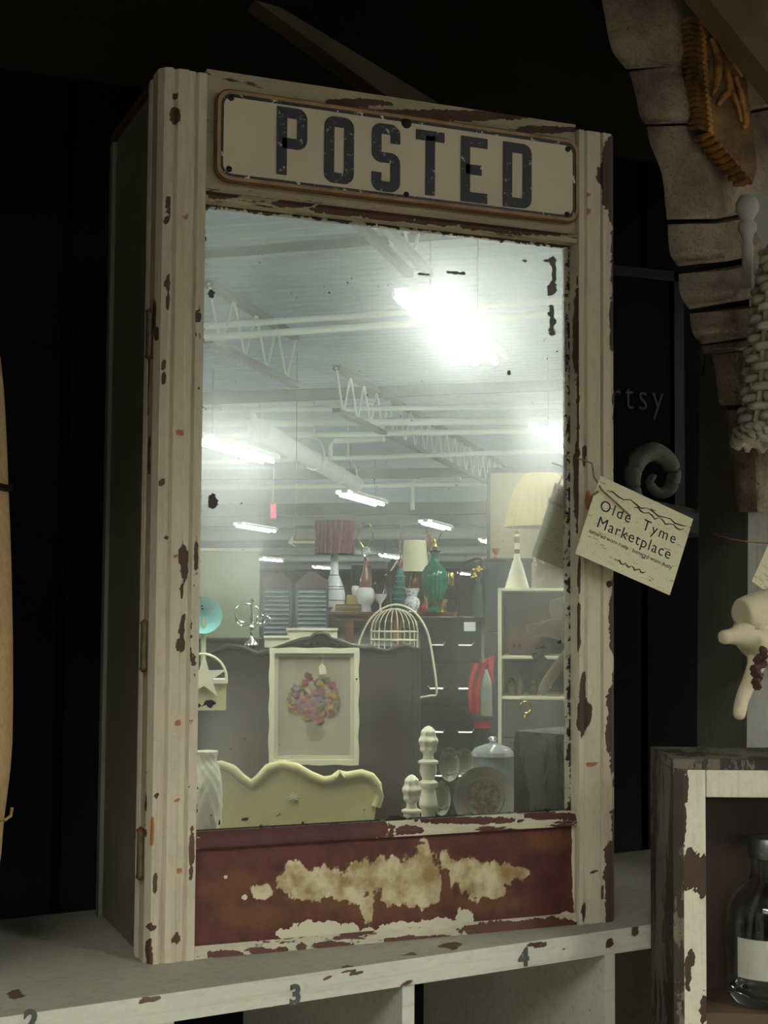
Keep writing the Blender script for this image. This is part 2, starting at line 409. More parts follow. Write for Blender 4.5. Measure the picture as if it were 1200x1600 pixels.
o = mk('front_edge', cat(grid(lambda u, v: (UL+(UR-UL)*u, 0, ZS-th+th*v), 260, 8), box(UL, UR, .0005, .012, ZS-th, ZS-.0003)), M_shelf, t)
mask_u(o, 'wear', [(235,1562,20,4),(510,1528,6,3),(550,1519,14,3),(838,1476,12,4),(790,1500,3,5),(1035,1448,4,4),(992,1452,3,9),(885,1482,3,3),(350,1568,4,4),(640,1536,7,4),(955,1473,4,6),(620,1545,4,4)])
mask_u(o, 'rust', [(640,1536,8,4),(790,1500,3,8),(954,1474,5,6),(835,1476,10,4),(992,1452,3,10)])
d0, d1 = UP(640, 1560).x, UP(955, 1500).x; w_ = d1-d0
for k in range(-4, 5):
    x = d0 + k*w_
    if UL < x < UR: mk('divider', box(x-.006, x+.006, .002, UD, ZS-.36, ZS-th), M_shelf, t)
mk('bottom_board', box(UL, UR, 0, UD, ZS-.38, ZS-.36), M_shelf, t)
for x in (UL+.01, UR-.05):
    for y in (.01, UD-.05): mk('leg', box(x, x+.04, y, y+.04, 0, ZS-.38), M_shelf, t)
def text_mesh(s, size, ext=.0004, bold=0.0, spacing=1.0, shear=0):
    c = bpy.data.curves.new('txt', 'FONT'); c.body = s; c.size = size; c.extrude = ext; c.offset = bold; c.space_character = spacing; c.resolution_u = 3; c.shear = shear
    c.align_x = 'CENTER'; c.align_y = 'CENTER'
    ob = bpy.data.objects.new('txt', c); COL.objects.link(ob); dg = bpy.context.evaluated_depsgraph_get(); dg.update()
    me = bpy.data.meshes.new_from_object(ob.evaluated_get(dg)); V = [tuple(v.co) for v in me.vertices]; Fc = [tuple(p.vertices) for p in me.polygons]
    bpy.data.objects.remove(ob); bpy.data.meshes.remove(me); return V, Fc
M_digit = two('worn_stencil_digit', s2l(74, 76, 72), s2l(170, 168, 152), 220, .6, .68, .6)
for s, px, py in (('2', 48, 1596), ('3', 461, 1555), ('4', 818, 1497)):
    p = UP(px, py); V, Fc = text_mesh(s, .021, .0005, .0009)
    mk('number', ([(p.x+x, -.0006-z, p.z+y) for x, y, z in V], Fc), M_digit, t, label='stencilled number %s on the shelf edge' % s)

# ------------------------------------------------------------------ the mirror cabinet
W, H, DP = S, 1.67*S, 0.441*S
cab = thing('mirror_cabinet', 'tall cream chipped wooden wall cabinet with an aged mirror door', 'cabinet', (0, 0, ZS))
def Zc(px, py, Y=0): return P(px, py, Y).z
xl = P(305, 1400).x; xr = P(901, 1000).x      # inner edges of the stiles
xl_top = P(334, 200).x
def stile(sec, z0, z1, nz, nx_sub):
    pts = []
    for i in range(len(sec)-1):
        for s in range(nx_sub):
            f = s/nx_sub; pts.append((sec[i][0]*(1-f)+sec[i+1][0]*f, sec[i][1]*(1-f)+sec[i+1][1]*f))
    pts.append(sec[-1]); n = len(pts)
    V = [(x, y, z0+(z1-z0)*j/nz) for j in range(nz+1) for x, y in pts]
    Fc = [(j*n+i, j*n+i+1, (j+1)*n+i+1, (j+1)*n+i) for j in range(nz) for i in range(n-1)]
    Fc += [tuple(range(n))[::-1], tuple(nz*n+i for i in range(n))]
    return V, Fc
secL = [(0,.022),(0,.004),(.004,-.003),(.010,-.005),(.0135,-.001),(.016,-.004),(.024,-.005),(.026,-.003),(xl-.012,-.003),(xl-.010,-.0005),(xl-.008,-.003),(xl-.001,-.003),(xl,.0),(xl,.022)]
o = mk('stile', stile(secL, ZS, ZS+H, 300, 2), M_stile, cab, world=True, label='left stile with beaded mouldings')
add_mask(o, 'wear', [(273,150,4,5),(273,180,6,12),(263,325,3,22),(262,345,3,10),(262,440,3,14),(263,470,3,10),(245,520,4,12),(256,570,3,7),(256,592,3,7),(241,490,2,30),
 (286,868,7,16),(288,890,5,16),(284,925,2.5,14),(286,965,2,8),(284,985,3,12),(284,1008,5,9),(301,1015,2.5,45),(302,920,2,30),(305,860,2,40),(252,754,3,4),(260,840,2.5,4),(232,640,1.5,100),
 (242,1380,2.5,13),(236,1449,7,5),(232,1490,3.5,22),(276,1465,3,7),(263,1420,2.5,4),(299,1127,3,7),(297,1228,3,4),(245,1243,2,3),(302,1390,2,6),(308,560,2,60),(310,480,2,50),(229,1300,1.6,60),(298,1330,2,40),(268,1150,2,3)])
add_mask(o, 'rust', [(278,1130,5,4),(277,1251,4,3),(281,1360,5,4),(282,676,5,4),(289,340,4,4),(292,338,3,3),(275,870,3,3),(238,1300,1.5,20)])
xw = W
secR = [(xr,.022),(xr,.0),(xr+.001,-.003),(xr+.006,-.003),(xr+.008,-.0008),(xr+.010,-.003),(xr+.024,-.003),(xr+.0255,-.001),(xr+.027,-.004),(xw-.006,-.003),(xw,.003),(xw,.022)]
o = mk('stile', stile(secR, ZS, ZS+H, 300, 2), M_stile, cab, world=True, label='right stile, paint flaked to dark wood along its outer edge')
add_mask(o, 'wear', [(962,1120,12,34),(966,1165,10,40),(958,1390,10,22),(965,1310,7,34),(967,470,6,60),(909,1120,6,24),(911,1080,3,24),(955,235,10.45,22),(951,262,11.8,28.6),(953,300,11.8,28.6),(961,330,10.45,24.2),(964,380,7.75,33),(964,430,7.75,44),(960,500,6.4,22),(958,530,5.05,17.6),(965,560,3.7,22),(961,625,5.05,11),(966,650,6.4,24.2),(964,700,4.375,11),(964,720,4.375,11),(964,740,4.375,11),(914,705,2.5,9),(913,722,2,8),
 (902,520,1.5,80),(903,640,1.5,80),(902,760,2,60),(964,915,6.4,30.8),(961,955,7.75,30.8),(964,990,9.1,26.4),(968,1020,6.4,22),(953,912,3.7,6.6),(968,1075,10.45,24.2),(964,1110,11.8,33),(961,1150,11.8,30.8),(966,1190,10.45,28.6),(912,1060,3,12),(910,1095,4,20),(913,1115,5,20),(904,980,2,40),(905,900,2,30),
 (969,1260,7.75,22),(964,1290,7.75,27.5),(953,1335,7.75,19.8),(958,1370,11.8,33),(962,1410,14.5,28.6),(953,1430,6.4,17.6),(948,1425,3,14),(912,1424,2.5,12),(966,1340,6.4,55),(946,1225,3,5),(930,1362,5,3),(941,1395,2,10)])
add_mask(o, 'rust', [(921,330,4,6),(920,305,3,4),(922,365,4,3),(933,1195,4,4),(925,1195,8,3),(965,1190,4,10),(921,785,6,14)])
# box behind
mk('side_panel', box(.004, .016, .018, DP, ZS, ZS+H-.004), M_side, cab, world=True, bevel=.0008, label='left side, its shade put into a dark grey colour')
mk('side_moulding', cat(tube([(.003,.026,ZS),(.003,.026,ZS+H-.003)], .005, 8), tube([(.002,.036,ZS),(.002,.036,ZS+H-.003)], .0025, 6)), M_stile, cab, world=True)
mk('rear_strip', box(0,.0038,DP-.012,DP,ZS,ZS+H-.01), M_side, cab, world=True)  # rear moulding takes the side's shaded colour too
mk('side_panel', box(W-.016, W-.004, .018, DP, ZS, ZS+H-.004), M_darkwood, cab, world=True, label='brown right side')
mk('back_board', box(.016, W-.016, DP-.006, DP, ZS, ZS+H-.006), M_darkwood, cab, world=True)
mk('roof_board', box(.0, W, .02, DP, ZS+H-.008, ZS+H-.001), M_darkwood, cab, world=True)
for (px, py) in ((240, 520), (215, 1010), (210, 1337)):
    z = P(px, py, 0).z
    h = mk('hinge', cat(tube([(-.003,.008,z-.018),(-.003,.008,z+.018)], .003, 8), box(-.0012,.0,.008,.024,z-.016,z+.016)), M_hinge, cab, world=True, smooth=True)
    mk('pin', lathe([(.0,z+.0175-ZS),(.0035,z+.018-ZS),(.0035,z+.020-ZS),(0,z+.0225-ZS)], 8, -.003, .008), M_rust, h)
    mk('pin', lathe([(0,z-.0225-ZS),(.0035,z-.020-ZS),(.0035,z-.018-ZS),(0,z-.0175-ZS)], 8, -.003, .008), M_rust, h)
def quadgrid(c, Y, nx, ny):                 # c: TL TR BR BL pixels, flat on the plane y=Y
    q = [P(x, y, Y) for x, y in c]
    return grid(lambda u, v: (q[3]*(1-u)+q[2]*u)*(1-v) + (q[0]*(1-u)+q[1]*u)*v, nx, ny)
# top board that carries the sign
zt0 = Zc(335, 300); zt1 = Zc(620, 158)
o = mk('head_board', cat(grid(lambda u, v: (xl+(xr-xl)*u, .002, zt0-.004+(zt1-zt0+.008)*v), 160, 50), box(xl, xr, .003, .02, zt0-.004, zt1+.004)), M_rail, cab, world=True)
add_mask(o, 'wear', [(700,180,120,6),(560,160,40,4),(850,203,40,4)])
zm1 = Zc(334, 316, .004); zm0 = Zc(312, 1300, .004)
o = mk('upper_rail', cat(grid(lambda u, v: (xl+(xr-xl)*u, -.002+.004*abs(v-.55), zm1+(zt0-zm1)*v), 200, 14), box(xl, xr, .001, .02, zm1, zt0)), M_rail, cab, world=True, bevel=0)
add_mask(o, 'wear', [(350,300,22,8),(460,318,22,5),(545,326,40,9),(620,334,50,9),(700,342,50,8),(780,350,50,8),(850,358,40,8),(600,322,60,4),(760,338,80,4)])
# mirror glass
M_mir, mt, mo = nmat('aged_silvered_glass')
co = coords(mt, (1,1,1))
hz = N(mt, 'ShaderNodeAttribute', attribute_name='haze'); bk = N(mt, 'ShaderNodeAttribute', attribute_name='black')
g0 = N(mt, 'ShaderNodeBsdfGlossy'); g0.inputs['Color'].default_value = (.80, .86, .85, 1); g0.inputs['Roughness'].default_value = 0.0
g1 = N(mt, 'ShaderNodeBsdfGlossy'); g1.inputs['Color'].default_value = (.90, .95, .88, 1); g1.inputs['Roughness'].default_value = .27
g2 = N(mt, 'ShaderNodeBsdfGlossy'); g2.inputs['Color'].default_value = (.86, .92, .92, 1); g2.inputs['Roughness'].default_value = .13
df = N(mt, 'ShaderNodeBsdfDiffuse'); df.inputs['Color'].default_value = (.55, .58, .48, 1)
def mixs(f, a, b):
    n = N(mt, 'ShaderNodeMixShader')
    if isinstance(f, (int, float)): n.inputs[0].default_value = f
    else: mt.links.new(f, n.inputs[0])
    mt.links.new(a, n.inputs[1]); mt.links.new(b, n.inputs[2]); return n.outputs[0]
streak = noi(mt, 22, 4, coords(mt, (1.6,1,.25)), .6); cloud = noi(mt, 9, 5, co, .6)
hfac = mth(mt, 'MULTIPLY', hz.outputs['Fac'], mth(mt, 'ADD', mth(mt, 'MULTIPLY', streak, .9), mth(mt, 'MULTIPLY', cloud, .9)), True)
veil = mth(mt, 'ADD', mth(mt, 'MULTIPLY', hfac, .50), .06, True)
haze = mixs(.20, g1.outputs[0], g2.outputs[0])
base = mixs(mth(mt, 'MULTIPLY', veil, .14), mixs(veil, g0.outputs[0], haze), df.outputs[0])
spn = noi(mt, 260, 2, co, .6); spm = noi(mt, 30, 3, co, .6); rag = noi(mt, 130, 4, co, .7)
spots = mth(mt, 'MULTIPLY', step(mt, spn, .70, .73), step(mt, spm, .52, .60))
blk = step(mt, mth(mt, 'ADD', bk.outputs['Fac'], mth(mt, 'MULTIPLY', mth(mt, 'SUBTRACT', rag, .5), 2.2)), .50, .58)
blk = mth(mt, 'MAXIMUM', blk, spots)
dk = N(mt, 'ShaderNodeBsdfPrincipled'); dk.inputs['Base Color'].default_value = c4(s2l(44, 38, 30)); dk.inputs['Roughness'].default_value = .35
mt.links.new(mixs(blk, base, dk.outputs[0]), mo.inputs[0])
def mirror_pt(px, py):
    d = ray(px, py); tt = (MC-CAM).dot(MN)/d.dot(MN); return CAM + d*tt
xa, xb = xl-.004, xr+.004; za, zb = zm0-.006, zm1+.006
def on_m(x, z): return Vector((x, MC.y + (z-MC.z)*MN.z/(-MN.y), z))
o = mk('mirror_glass', grid(lambda u, v: on_m(xa+(xb-xa)*u, za+(zb-za)*v), 150, 240), M_mir, cab, world=True, label='old hazy mirror with black desilvered spots')
me = o.data; ah = me.attributes.new('haze', 'FLOAT', 'POINT'); ab = me.attributes.new('black', 'FLOAT', 'POINT')
blackb = [(418,332,9,4),(330,459,5,6),(333,783,6,9),(863,410,3,7),(865,430,2.5,22),(863,450,6,8),(861,488,4,9),(863,503,4,6),(862,518,5,6),(858,455,3,6),(795,583,3,3),(723,426,4,2),(328,1100,8,4),(383,1280,4,2),(343,1284,3,2),(330,1272,4,1.5),(610,1283,8,3),(875,1003,3,3),
 (820,408,3,2),(856,408,7,2),(700,426,18,.9),(655,429,14,1),(620,1279,12,4)]
hazeb = [(360,360,120,60,.5),(345,470,50,120,.7),(360,690,110,70,1.0),(350,780,70,80,.9),(370,900,70,70,.75),(740,500,150,110,.65),(700,400,150,60,.5),(860,470,60,140,.55),(870,640,90,70,.8),(830,760,110,90,.7),(850,900,70,160,.42),(840,1060,90,120,.35),(850,1200,80,100,.28),
 (360,1130,80,70,.5),(340,1220,50,80,.6),(470,950,60,50,.15),(600,1080,90,100,.28),(560,760,160,60,.22),(730,1040,60,100,.35),(720,1200,100,60,.2),(500,1200,150,60,.3),(620,600,200,60,.2)]
for i, v in enumerate(me.vertices):
    w = v.co + cab.location; x, y = proj(w)
    h = .10
    for bx_, by_, rx, ry, s_ in hazeb:
        e = ((x-bx_)/rx)**2 + ((y-by_)/ry)**2
        if e < 6: h += s_*math.exp(-e)
    ah.data[i].value = h
    k = 0
    for bx_, by_, rx, ry in blackb:
        e = math.hypot((x-bx_)/rx, (y-by_)/ry)
        if e < 1.8: k = max(k, min(1, (1.7-e)/.8))
    eL = (w.x-xl)/.010; eR = (xr-w.x)/.011; eT = (zm1-w.z)/.006; eB = (w.z-zm0)/.005
    ed = max(0, 1-max(eL,0))*.45, max(0, 1-max(eR,0))*.62, max(0, 1-max(eT,0))*.8, max(0, 1-max(eB,0))*.35
    ab.data[i].value = max(k, *ed)
mk('mirror_backing', box(xa, xb, .022, .027, za, zb), M_darkwood, cab, world=True)
# sill below the glass, red panel, bottom trim
zp1 = Zc(310, 1325, .004); zp0 = Zc(307, 1478, .004)
M_sill = chippy('flaking_sill_paint', s2l(186,180,152), s2l(82, 40, 32), .47, 22, (.3,1,1.5), streak=(.05,1,1))
o = mk('lower_rail', cat(grid(lambda u, v: (xl+(xr-xl)*u, -.001+.006*v*v, zp1+(zm0-zp1)*v), 240, 12), box(xl, xr, .006, .02, zp1, zm0-.001)), M_sill, cab, world=True)
add_mask(o, 'wear', [(460,1300,120,9),(380,1305,50,9),(560,1290,40,8),(640,1297,16,5),(730,1282,60,4),(860,1275,30,4),(430,1316,110,8)])
M_pan, pt, po = nmat('red_panel_with_peeled_paint')
pc = coords(pt); a1 = N(pt, 'ShaderNodeAttribute', attribute_name='wear'); a2 = N(pt, 'ShaderNodeAttribute', attribute_name='rust'); a3 = N(pt, 'ShaderNodeAttribute', attribute_name='pale')
n1 = noi(pt, 45, 5, pc, .6); n2 = noi(pt, 14, 4, pc); n3 = noi(pt, 120, 4, pc, .7)
red = mixc(pt, step(pt, n1, .3, .7), s2l(66, 35, 31), s2l(98, 50, 44)); red = mixc(pt, mth(pt, 'MULTIPLY', a2.outputs['Fac'], mth(pt, 'ADD', n1, .1)), red, s2l(108, 70, 38))
vo = N(pt, 'ShaderNodeTexVoronoi'); vo.feature = 'SMOOTH_F1'; vo.inputs['Scale'].default_value = 42; pt.links.new(pc, vo.inputs['Vector'])
crm = mixc(pt, step(pt, n1, .36, .60), s2l(140, 118, 74), s2l(198, 186, 150)); crm = mixc(pt, mth(pt, 'MULTIPLY', step(pt, vo.outputs['Distance'], .45, .75), .6), crm, s2l(128, 100, 60))
v1 = mth(pt, 'ADD', a1.outputs['Fac'], mth(pt, 'MULTIPLY', mth(pt, 'SUBTRACT', n1, .5), .9))
edge = step(pt, v1, .28, .42); core = step(pt, v1, .42, .60)
cc = mixc(pt, edge, red, s2l(92, 66, 38)); cc = mixc(pt, core, cc, crm)
v3 = mth(pt, 'ADD', a3.outputs['Fac'], mth(pt, 'MULTIPLY', mth(pt, 'SUBTRACT', n3, .5), .5))
cc = mixc(pt, step(pt, v3, .48, .52), cc, s2l(196, 190, 164))
pbr(pt, po, cc, .55, bump=mth(pt, 'ADD', step(pt, v3, .46, .52), mth(pt, 'MULTIPLY', core, .5)), bs=.5, bd=.001)
o = mk('bottom_panel', grid(lambda u, v: (xl+(xr-xl)*u, .004, ZS+.002+(zp1-ZS-.002)*v), 260, 64), M_pan, cab, world=True, label='dark red panel with a blotchy cream patch')
add_mask(o, 'wear', [(408,1394,14,11),(450,1378,16,16),(462,1362,16,14),(480,1385,30,20),(510,1378,28,22),(545,1385,32,22),(575,1372,34,24),(575,1418,9,20),(600,1360,26,18),(620,1395,24,18),(640,1370,34,28),(662,1335,9,20),(662,1372,26,36),(655,1400,26,16),(695,1345,7,14),(730,1362,24,20),(745,1375,28,26),(775,1366,32,16),(770,1392,20,10),(810,1362,16,8)])
add_mask(o, 'rust', [(345,1395,28,16),(370,1380,30,20),(700,1375,10,40),(860,1315,30,14),(400,1430,60,20),(760,1410,50,14),(560,1400,120,30)])
add_mask(o, 'pale', [(455,1460,20,9),(480,1452,20,12),(510,1452,24,12),(545,1456,20,12),(585,1462,30,10),(640,1450,40,9),(690,1446,30,10),(728,1436,13,14),(700,1455,50,8),(885,1432,12,6),(302,1390,2,60),(898,1350,4,80),(612,1338,3,3),(352,1370,3,3),(382,1402,4,4),(898,1300,4,20)])
o = mk('bottom_trim', cat(grid(lambda u, v: (xl+(xr-xl)*u, -.001+.004*v, ZS+(zp0-ZS)*v), 240, 8), box(xl, xr, .003, .02, ZS, zp0-.0005)), chippy('flaking_bottom_trim', s2l(186,180,154), s2l(92,50,36), .42, 22, (.4,1,1.5), streak=(.05,1,1)), cab, world=True)
add_mask(o, 'wear', [(355,1492,20,5),(410,1487,14,4),(440,1484,8,3),(520,1478,25,4),(470,1480,6,4),(620,1470,14,4),(655,1467,25,3),(690,1465,14,3),(760,1455,30,8),(800,1450,50,8),(850,1445,40,8)])
mk('panel_backing', box(xl, xr, .006, .018, ZS, zp1), M_darkwood, cab, world=True)

# ------------------------------------------------------------------ POSTED sign
YS = -.006
sg = [P(338,133,YS), P(904,222,YS), P(905,348,YS), P(334,285,YS)]
sx0 = (sg[0].x+sg[3].x)/2; sx1 = (sg[1].x+sg[2].x)/2; sz1 = (sg[0].z+sg[1].z)/2; sz0 = (sg[2].z+sg[3].z)/2
sign = thing('metal_sign', 'white enamel metal sign reading POSTED in black, screwed above the mirror', 'sign', (sx0, YS, sz0))
def rrect(x0, x1, z0, z1, r, n=6):
    o_ = []
    for cx, cz, a0 in ((x1-r, z1-r, 0), (x0+r, z1-r, 90), (x0+r, z0+r, 180), (x1-r, z0+r, 270)):
        for i in range(n+1):
            a = math.radians(a0+90*i/n); o_.append((cx+r*math.cos(a), cz+r*math.sin(a)))
    return o_
def ring(outer, inner, y0, y1):
    n = len(outer); V = [(x,y0,z) for x,z in outer]+[(x,y0,z) for x,z in inner]+[(x,y1,z) for x,z in outer]+[(x,y1,z) for x,z in inner]; Fc = []
    for i in range(n):
        k = (i+1) % n; Fc += [(i,k,n+k,n+i),(2*n+i,3*n+i,3*n+k,2*n+k),(i,2*n+i,2*n+k,k),(n+i,n+k,3*n+k,3*n+i)]
    return V, Fc
mk('plate', prism(rrect(sx0, sx1, sz0, sz1, .013), -.0045, -.001), M_rust, sign, world=False) if False else None
def Ls(pts): return [(x-sx0, z-sz0) for x, z in pts]
w_s, h_s = sx1-sx0, sz1-sz0
mk('plate', prism(rrect(0, w_s, 0, h_s, .013), -.0005, .003), M_rust, sign, label='rusty outer rim of the sign')
mk('raised_rim', ring(rrect(.0015, w_s-.0015, .0015, h_s-.0015, .012), rrect(.0045, w_s-.0045, .0045, h_s-.0045, .010), -.0025, .0), plain('rust_stained_cream', s2l(150,118,78), .5, var=.4, scale=50), sign)
mk('border', ring(rrect(.0045, w_s-.0045, .0045, h_s-.0045, .010), rrect(.0072, w_s-.0072, .0072, h_s-.0072, .008), -.0015, .0), M_edgeblack, sign, label='black border line with worn bright metal')
mk('panel', prism(rrect(.0072, w_s-.0072, .0072, h_s-.0072, .008), -.001, .0), M_white_enamel, sign)
def lp(px, py): p = P(px, py, YS-.001); return (p.x-sx0, p.z-sz0)
def stroke(paths, w):
    ms = []
    for pts in paths:
        n = len(pts); closed = pts[0] == pts[-1]
        if closed: pts = pts[:-1]; n -= 1
        Lf, Rg = [], []
        for i in range(n):
            p = Vector(pts[i]); a = Vector(pts[(i-1) % n]) if (closed or i > 0) else None; b = Vector(pts[(i+1) % n]) if (closed or i < n-1) else None
            d1 = (p-a).normalized() if a is not None else (b-p).normalized(); d2 = (b-p).normalized() if b is not None else d1
            tt = (d1+d2).normalized(); nn = Vector((-tt.y, tt.x)); s = w/2/max(.5, nn.dot(Vector((-d1.y, d1.x))))
            Lf.append(p+nn*s); Rg.append(p-nn*s)
        V = [(q.x, -.0022, q.y) for q in Lf+Rg] + [(q.x, -.001, q.y) for q in Lf+Rg]; Fc = []
        for i in range(n if closed else n-1):
            k = (i+1) % n; Fc += [(i,k,n+k,n+i),(2*n+i,3*n+i,3*n+k,2*n+k),(i,2*n+i,2*n+k,k),(n+i,n+k,3*n+k,3*n+i)]
        if not closed: Fc += [(0,n,3*n,2*n),(n-1,3*n-1,4*n-1,2*n-1)]
        ms.append((V, Fc))
    return cat(*ms)
def cr(x, z, r, a0, a1, n=4): return [(x+r*math.cos(math.radians(a0+(a1-a0)*i/n)), z+r*math.sin(math.radians(a0+(a1-a0)*i/n))) for i in range(n+1)]
def letter(ch, w, h, s):
    a = s/2; x0, x1, z0, z1, r = a, w-a, a, h-a, .0045; zm = h*.47
    if ch == 'P': return [[(x0, 0), (x0, z1)] + [(x0,z1)] + cr(x1-r, z1-r, r, 90, 0) + cr(x1-r, zm+r, r, 0, -90) + [(x0, zm)]]
    if ch == 'O': return [cr(x1-r,z1-r,r,0,90)+cr(x0+r,z1-r,r,90,180)+cr(x0+r,z0+r,r,180,270)+cr(x1-r,z0+r,r,270,360)+[(x1,z1-r)]]
    if ch == 'S': return [[(x1, z1-h*.2)]+cr(x1-r,z1-r,r,0,90)+cr(x0+r,z1-r,r,90,180)+cr(x0+r,zm+r+.002,r,180,270)+cr(x1-r,zm-r+.002,r,90,0)+cr(x1-r,z0+r,r,0,-90)+cr(x0+r,z0+r,r,270,180)+[(x0, z0+h*.2)]]
    if ch == 'T': return [[(0,z1),(w,z1)],[(w/2,z1),(w/2,0)]]
    if ch == 'E': return [[(w,z1),(x0,z1),(x0,z0),(w,z0)],[(x0,h*.5),(w*.78,h*.5)]]
    if ch == 'D': return [cr(x1-r,z1-r,r,0,90)+[(x0,z1),(x0,z0)]+cr(x1-r,z0+r,r,270,360)+[(x1,z1-r)]]
def fixp(paths):
    out_ = []
    for p in paths:
        q = []
        for v in p:
            if not q or (Vector(v)-Vector(q[-1])).length > 1e-5: q.append(v)
        if (Vector(q[0])-Vector(q[-1])).length < 1e-5: q[-1] = q[0]
        out_.append(q)
    return out_
for ch, tx0, tx1, ty, bx0, by in (('P',433,480,166,428,272),('O',507,553,180,505,284),('S',581,625,191,580,297),('T',650,694,202,0,306),('E',720,761,212,719,314),('D',786,830,221,785,322)):
    x0, z1 = lp(tx0, ty); x1, _ = lp(tx1, ty+5); _, z0 = lp(tx0, by - (0 if ch != 'T' else 3))
    V, Fc = stroke(fixp(letter(ch, x1-x0, z1-z0, .0092)), .0092)
    mk('letter', ([(x+x0, y, z+z0) for x, y, z in V], Fc), M_letter, sign, label='worn black letter %s' % ch)
def disc(cx, cy, cz, r, h=.002, n=14):      # dome head facing -y
    V, Fc = lathe([(r, 0), (r*.8, h*.7), (0, h)], n); return [(cx+x, cy-z, cz+y) for x, y, z in V], Fc
for px, py, r in ((361,153,.0028),(358,264,.0028),(635,192,.0052),(635,304,.0028),(887,233,.0028),(886,335,.0028)):
    x, z = lp(px, py); mk('screw', disc(x, -.001, z, r), M_bronze, sign, smooth=True)

# ------------------------------------------------------------------ paper tags
M_paper, tp, tpo = nmat('printed_crackle_paper')
pcx = coords(tp, (14, 1, 90)); lines = noi(tp, 3.2, 6, pcx, .75); spk = noi(tp, 900, 2, coords(tp))
col = mixc(tp, step(tp, lines, .60, .63), s2l(214, 208, 172), s2l(96, 92, 78)); col = mixc(tp, mth(tp, 'MULTIPLY', step(tp, spk, .62, .7), .4), col, s2l(90,84,70))
pbr(tp, tpo, col, .8)
M_ink = plain('black_ink', s2l(34, 32, 34), .8, var=.1); M_heavy = plain('printed_dark_crack', s2l(62,58,52), .8, var=.3, scale=200)
def tag_card(name, label, c, q, full=True):
    """q: pixel corners TL TR BR BL at depth c"""
    a, b, d, e = [P(x, y, c) for x, y in q]; ctr = (a+b+d+e)/4; ux = ((b-a)+(d-e)).normalized(); wdt = ((b-a).length+(d-e).length)/2; hgt = ((a-e).length+(b-d).length)/2
    ang = math.atan2(ux.z, ux.x)
    o = thing(name, label, 'tag', ctr); o.rotation_euler = (0, -ang, 0)
    mk('card', box(-wdt/2, wdt/2, -.0004, .0004, -hgt/2, hgt/2), M_paper, o)
    def T(s, size, x, z, bold=0, sp=1.0):
        V, Fc = text_mesh(s, size, .0001, bold, sp)
        mk('lettering', ([(x+vx, -.0005-vz, z+vy) for vx, vy, vz in V], Fc), M_ink, o)
    T('Olde  Tyme', hgt*.19, -wdt*.01, hgt*.17, 0, 1.25)
    T('Marketplace', hgt*.195, 0, -hgt*.035, 0, 1.14)
    T('tattered·worn·rusty · battered·worn·dusty', hgt*.072, 0, -hgt*.175, 0, 1.0)
    for z0_, x0_, x1_ in ((.36,-.40,.46),(.31,-.1,.44),(-.38,-.1,.2)):
        pts = [(wdt*(x0_+(x1_-x0_)*i/14), -.0006, hgt*(z0_+.02*math.sin(i*1.9)+.012*random.random())) for i in range(15)]
        mk('crackle_line', tube(pts, [.0002+.0006*abs(math.sin(i*.9)) for i in range(15)], 5), M_heavy, o)
    return o
tg = tag_card('price_tag', 'cream shop tag printed Olde Tyme Marketplace, tied to the right side of the cabinet', -.03, [(937,745),(1083,809),(1046,932),(899,863)])
mk('twine', tube([P(903,716,-.012),P(925,724,-.012),P(928,745,-.02),P(940,765,-.034),P(962,785,-.034),P(985,806,-.034)], .0009, 6), M_twine, label='jute twine tying the shop tag to the cabinet', category='twine')
mk('twine', tube([P(935,768,-.034),P(925,775,-.028),P(920,790,-.01),P(928,800,-.006)], .0012, 6), M_twine, label='short rusty knot of twine at the corner of the shop tag', category='twine')
tag_card('price_tag', 'second cream shop tag, cut by the right edge of the picture, above the cloth rabbit', -.05, [(1208,845),(1320,915),(1280,985),(1172,902)])
mk('twine', tube([P(1115,835,.02),P(1140,842,-.03),P(1165,846,-.05),P(1210,850,-.05)], .0009, 6), M_twine, label='jute twine with a loose end, holding the second shop tag', category='twine')

# ------------------------------------------------------------------ right hand side: corbel, wicker, rabbit, crate
M_corbel, kt, ko = nmat('chalky_chipped_plaster'); kco = coords(kt)
kn = noi(kt, 90, 6, kco, .7); kf = noi(kt, 380, 3, kco, .7); kb = noi(kt, 14, 5, kco, .65)
kc_ = mixc(kt, step(kt, kb, .38, .62), s2l(140, 120, 102), s2l(186, 170, 148)); kc_ = mixc(kt, mth(kt, 'MULTIPLY', step(kt, kf, .5, .68), .55), kc_, s2l(96, 84, 70)); kc_ = mixc(kt, step(kt, kn, .64, .68), kc_, s2l(84, 70, 56))
pbr(kt, ko, kc_, .95, bump=mth(kt, 'ADD', kn, mth(kt, 'MULTIPLY', kf, .6)), bs=.9, bd=.003)
t = thing('carved_corbel', 'big chalky white carved corbel with stepped scrolled front, upper right corner', 'corbel', P(1180, 800, .12))
secs = [([(925,-60),(940,0),(955,75),(978,108)],[(1045,-60),(1056,0),(1062,80),(1058,103)]),([(983,112),(992,145),(1000,182),(1009,194)],[(1058,103),(1070,140),(1079,182),(1078,192)]),
 ([(1011,198),(1016,225),(1034,272),(1040,325),(1042,343)],[(1080,196),(1094,222),(1114,275),(1121,325),(1121,342)]),([(1043,350),(1045,385),(1049,402),(1059,416)],[(1121,350),(1126,380),(1130,396),(1137,408)]),
 ([(1060,428),(1061,450),(1066,468),(1077,483)],[(1139,422),(1144,446),(1150,460),(1156,470)]),([(1078,490),(1080,512),(1085,526),(1095,538)],[(1158,484),(1162,502),(1165,516),(1166,528)]),
 ([(1097,540),(1098,546),(1100,553)],[(1163,533),(1164,541),(1164,548)]),([(1112,554),(1117,585),(1122,620),(1124,633)],[(1163,550),(1170,585),(1175,620),(1176,633)]),([(1133,641),(1138,690),(1144,745),(1150,800)],[(1180,642),(1186,690),(1189,745),(1190,800)])]
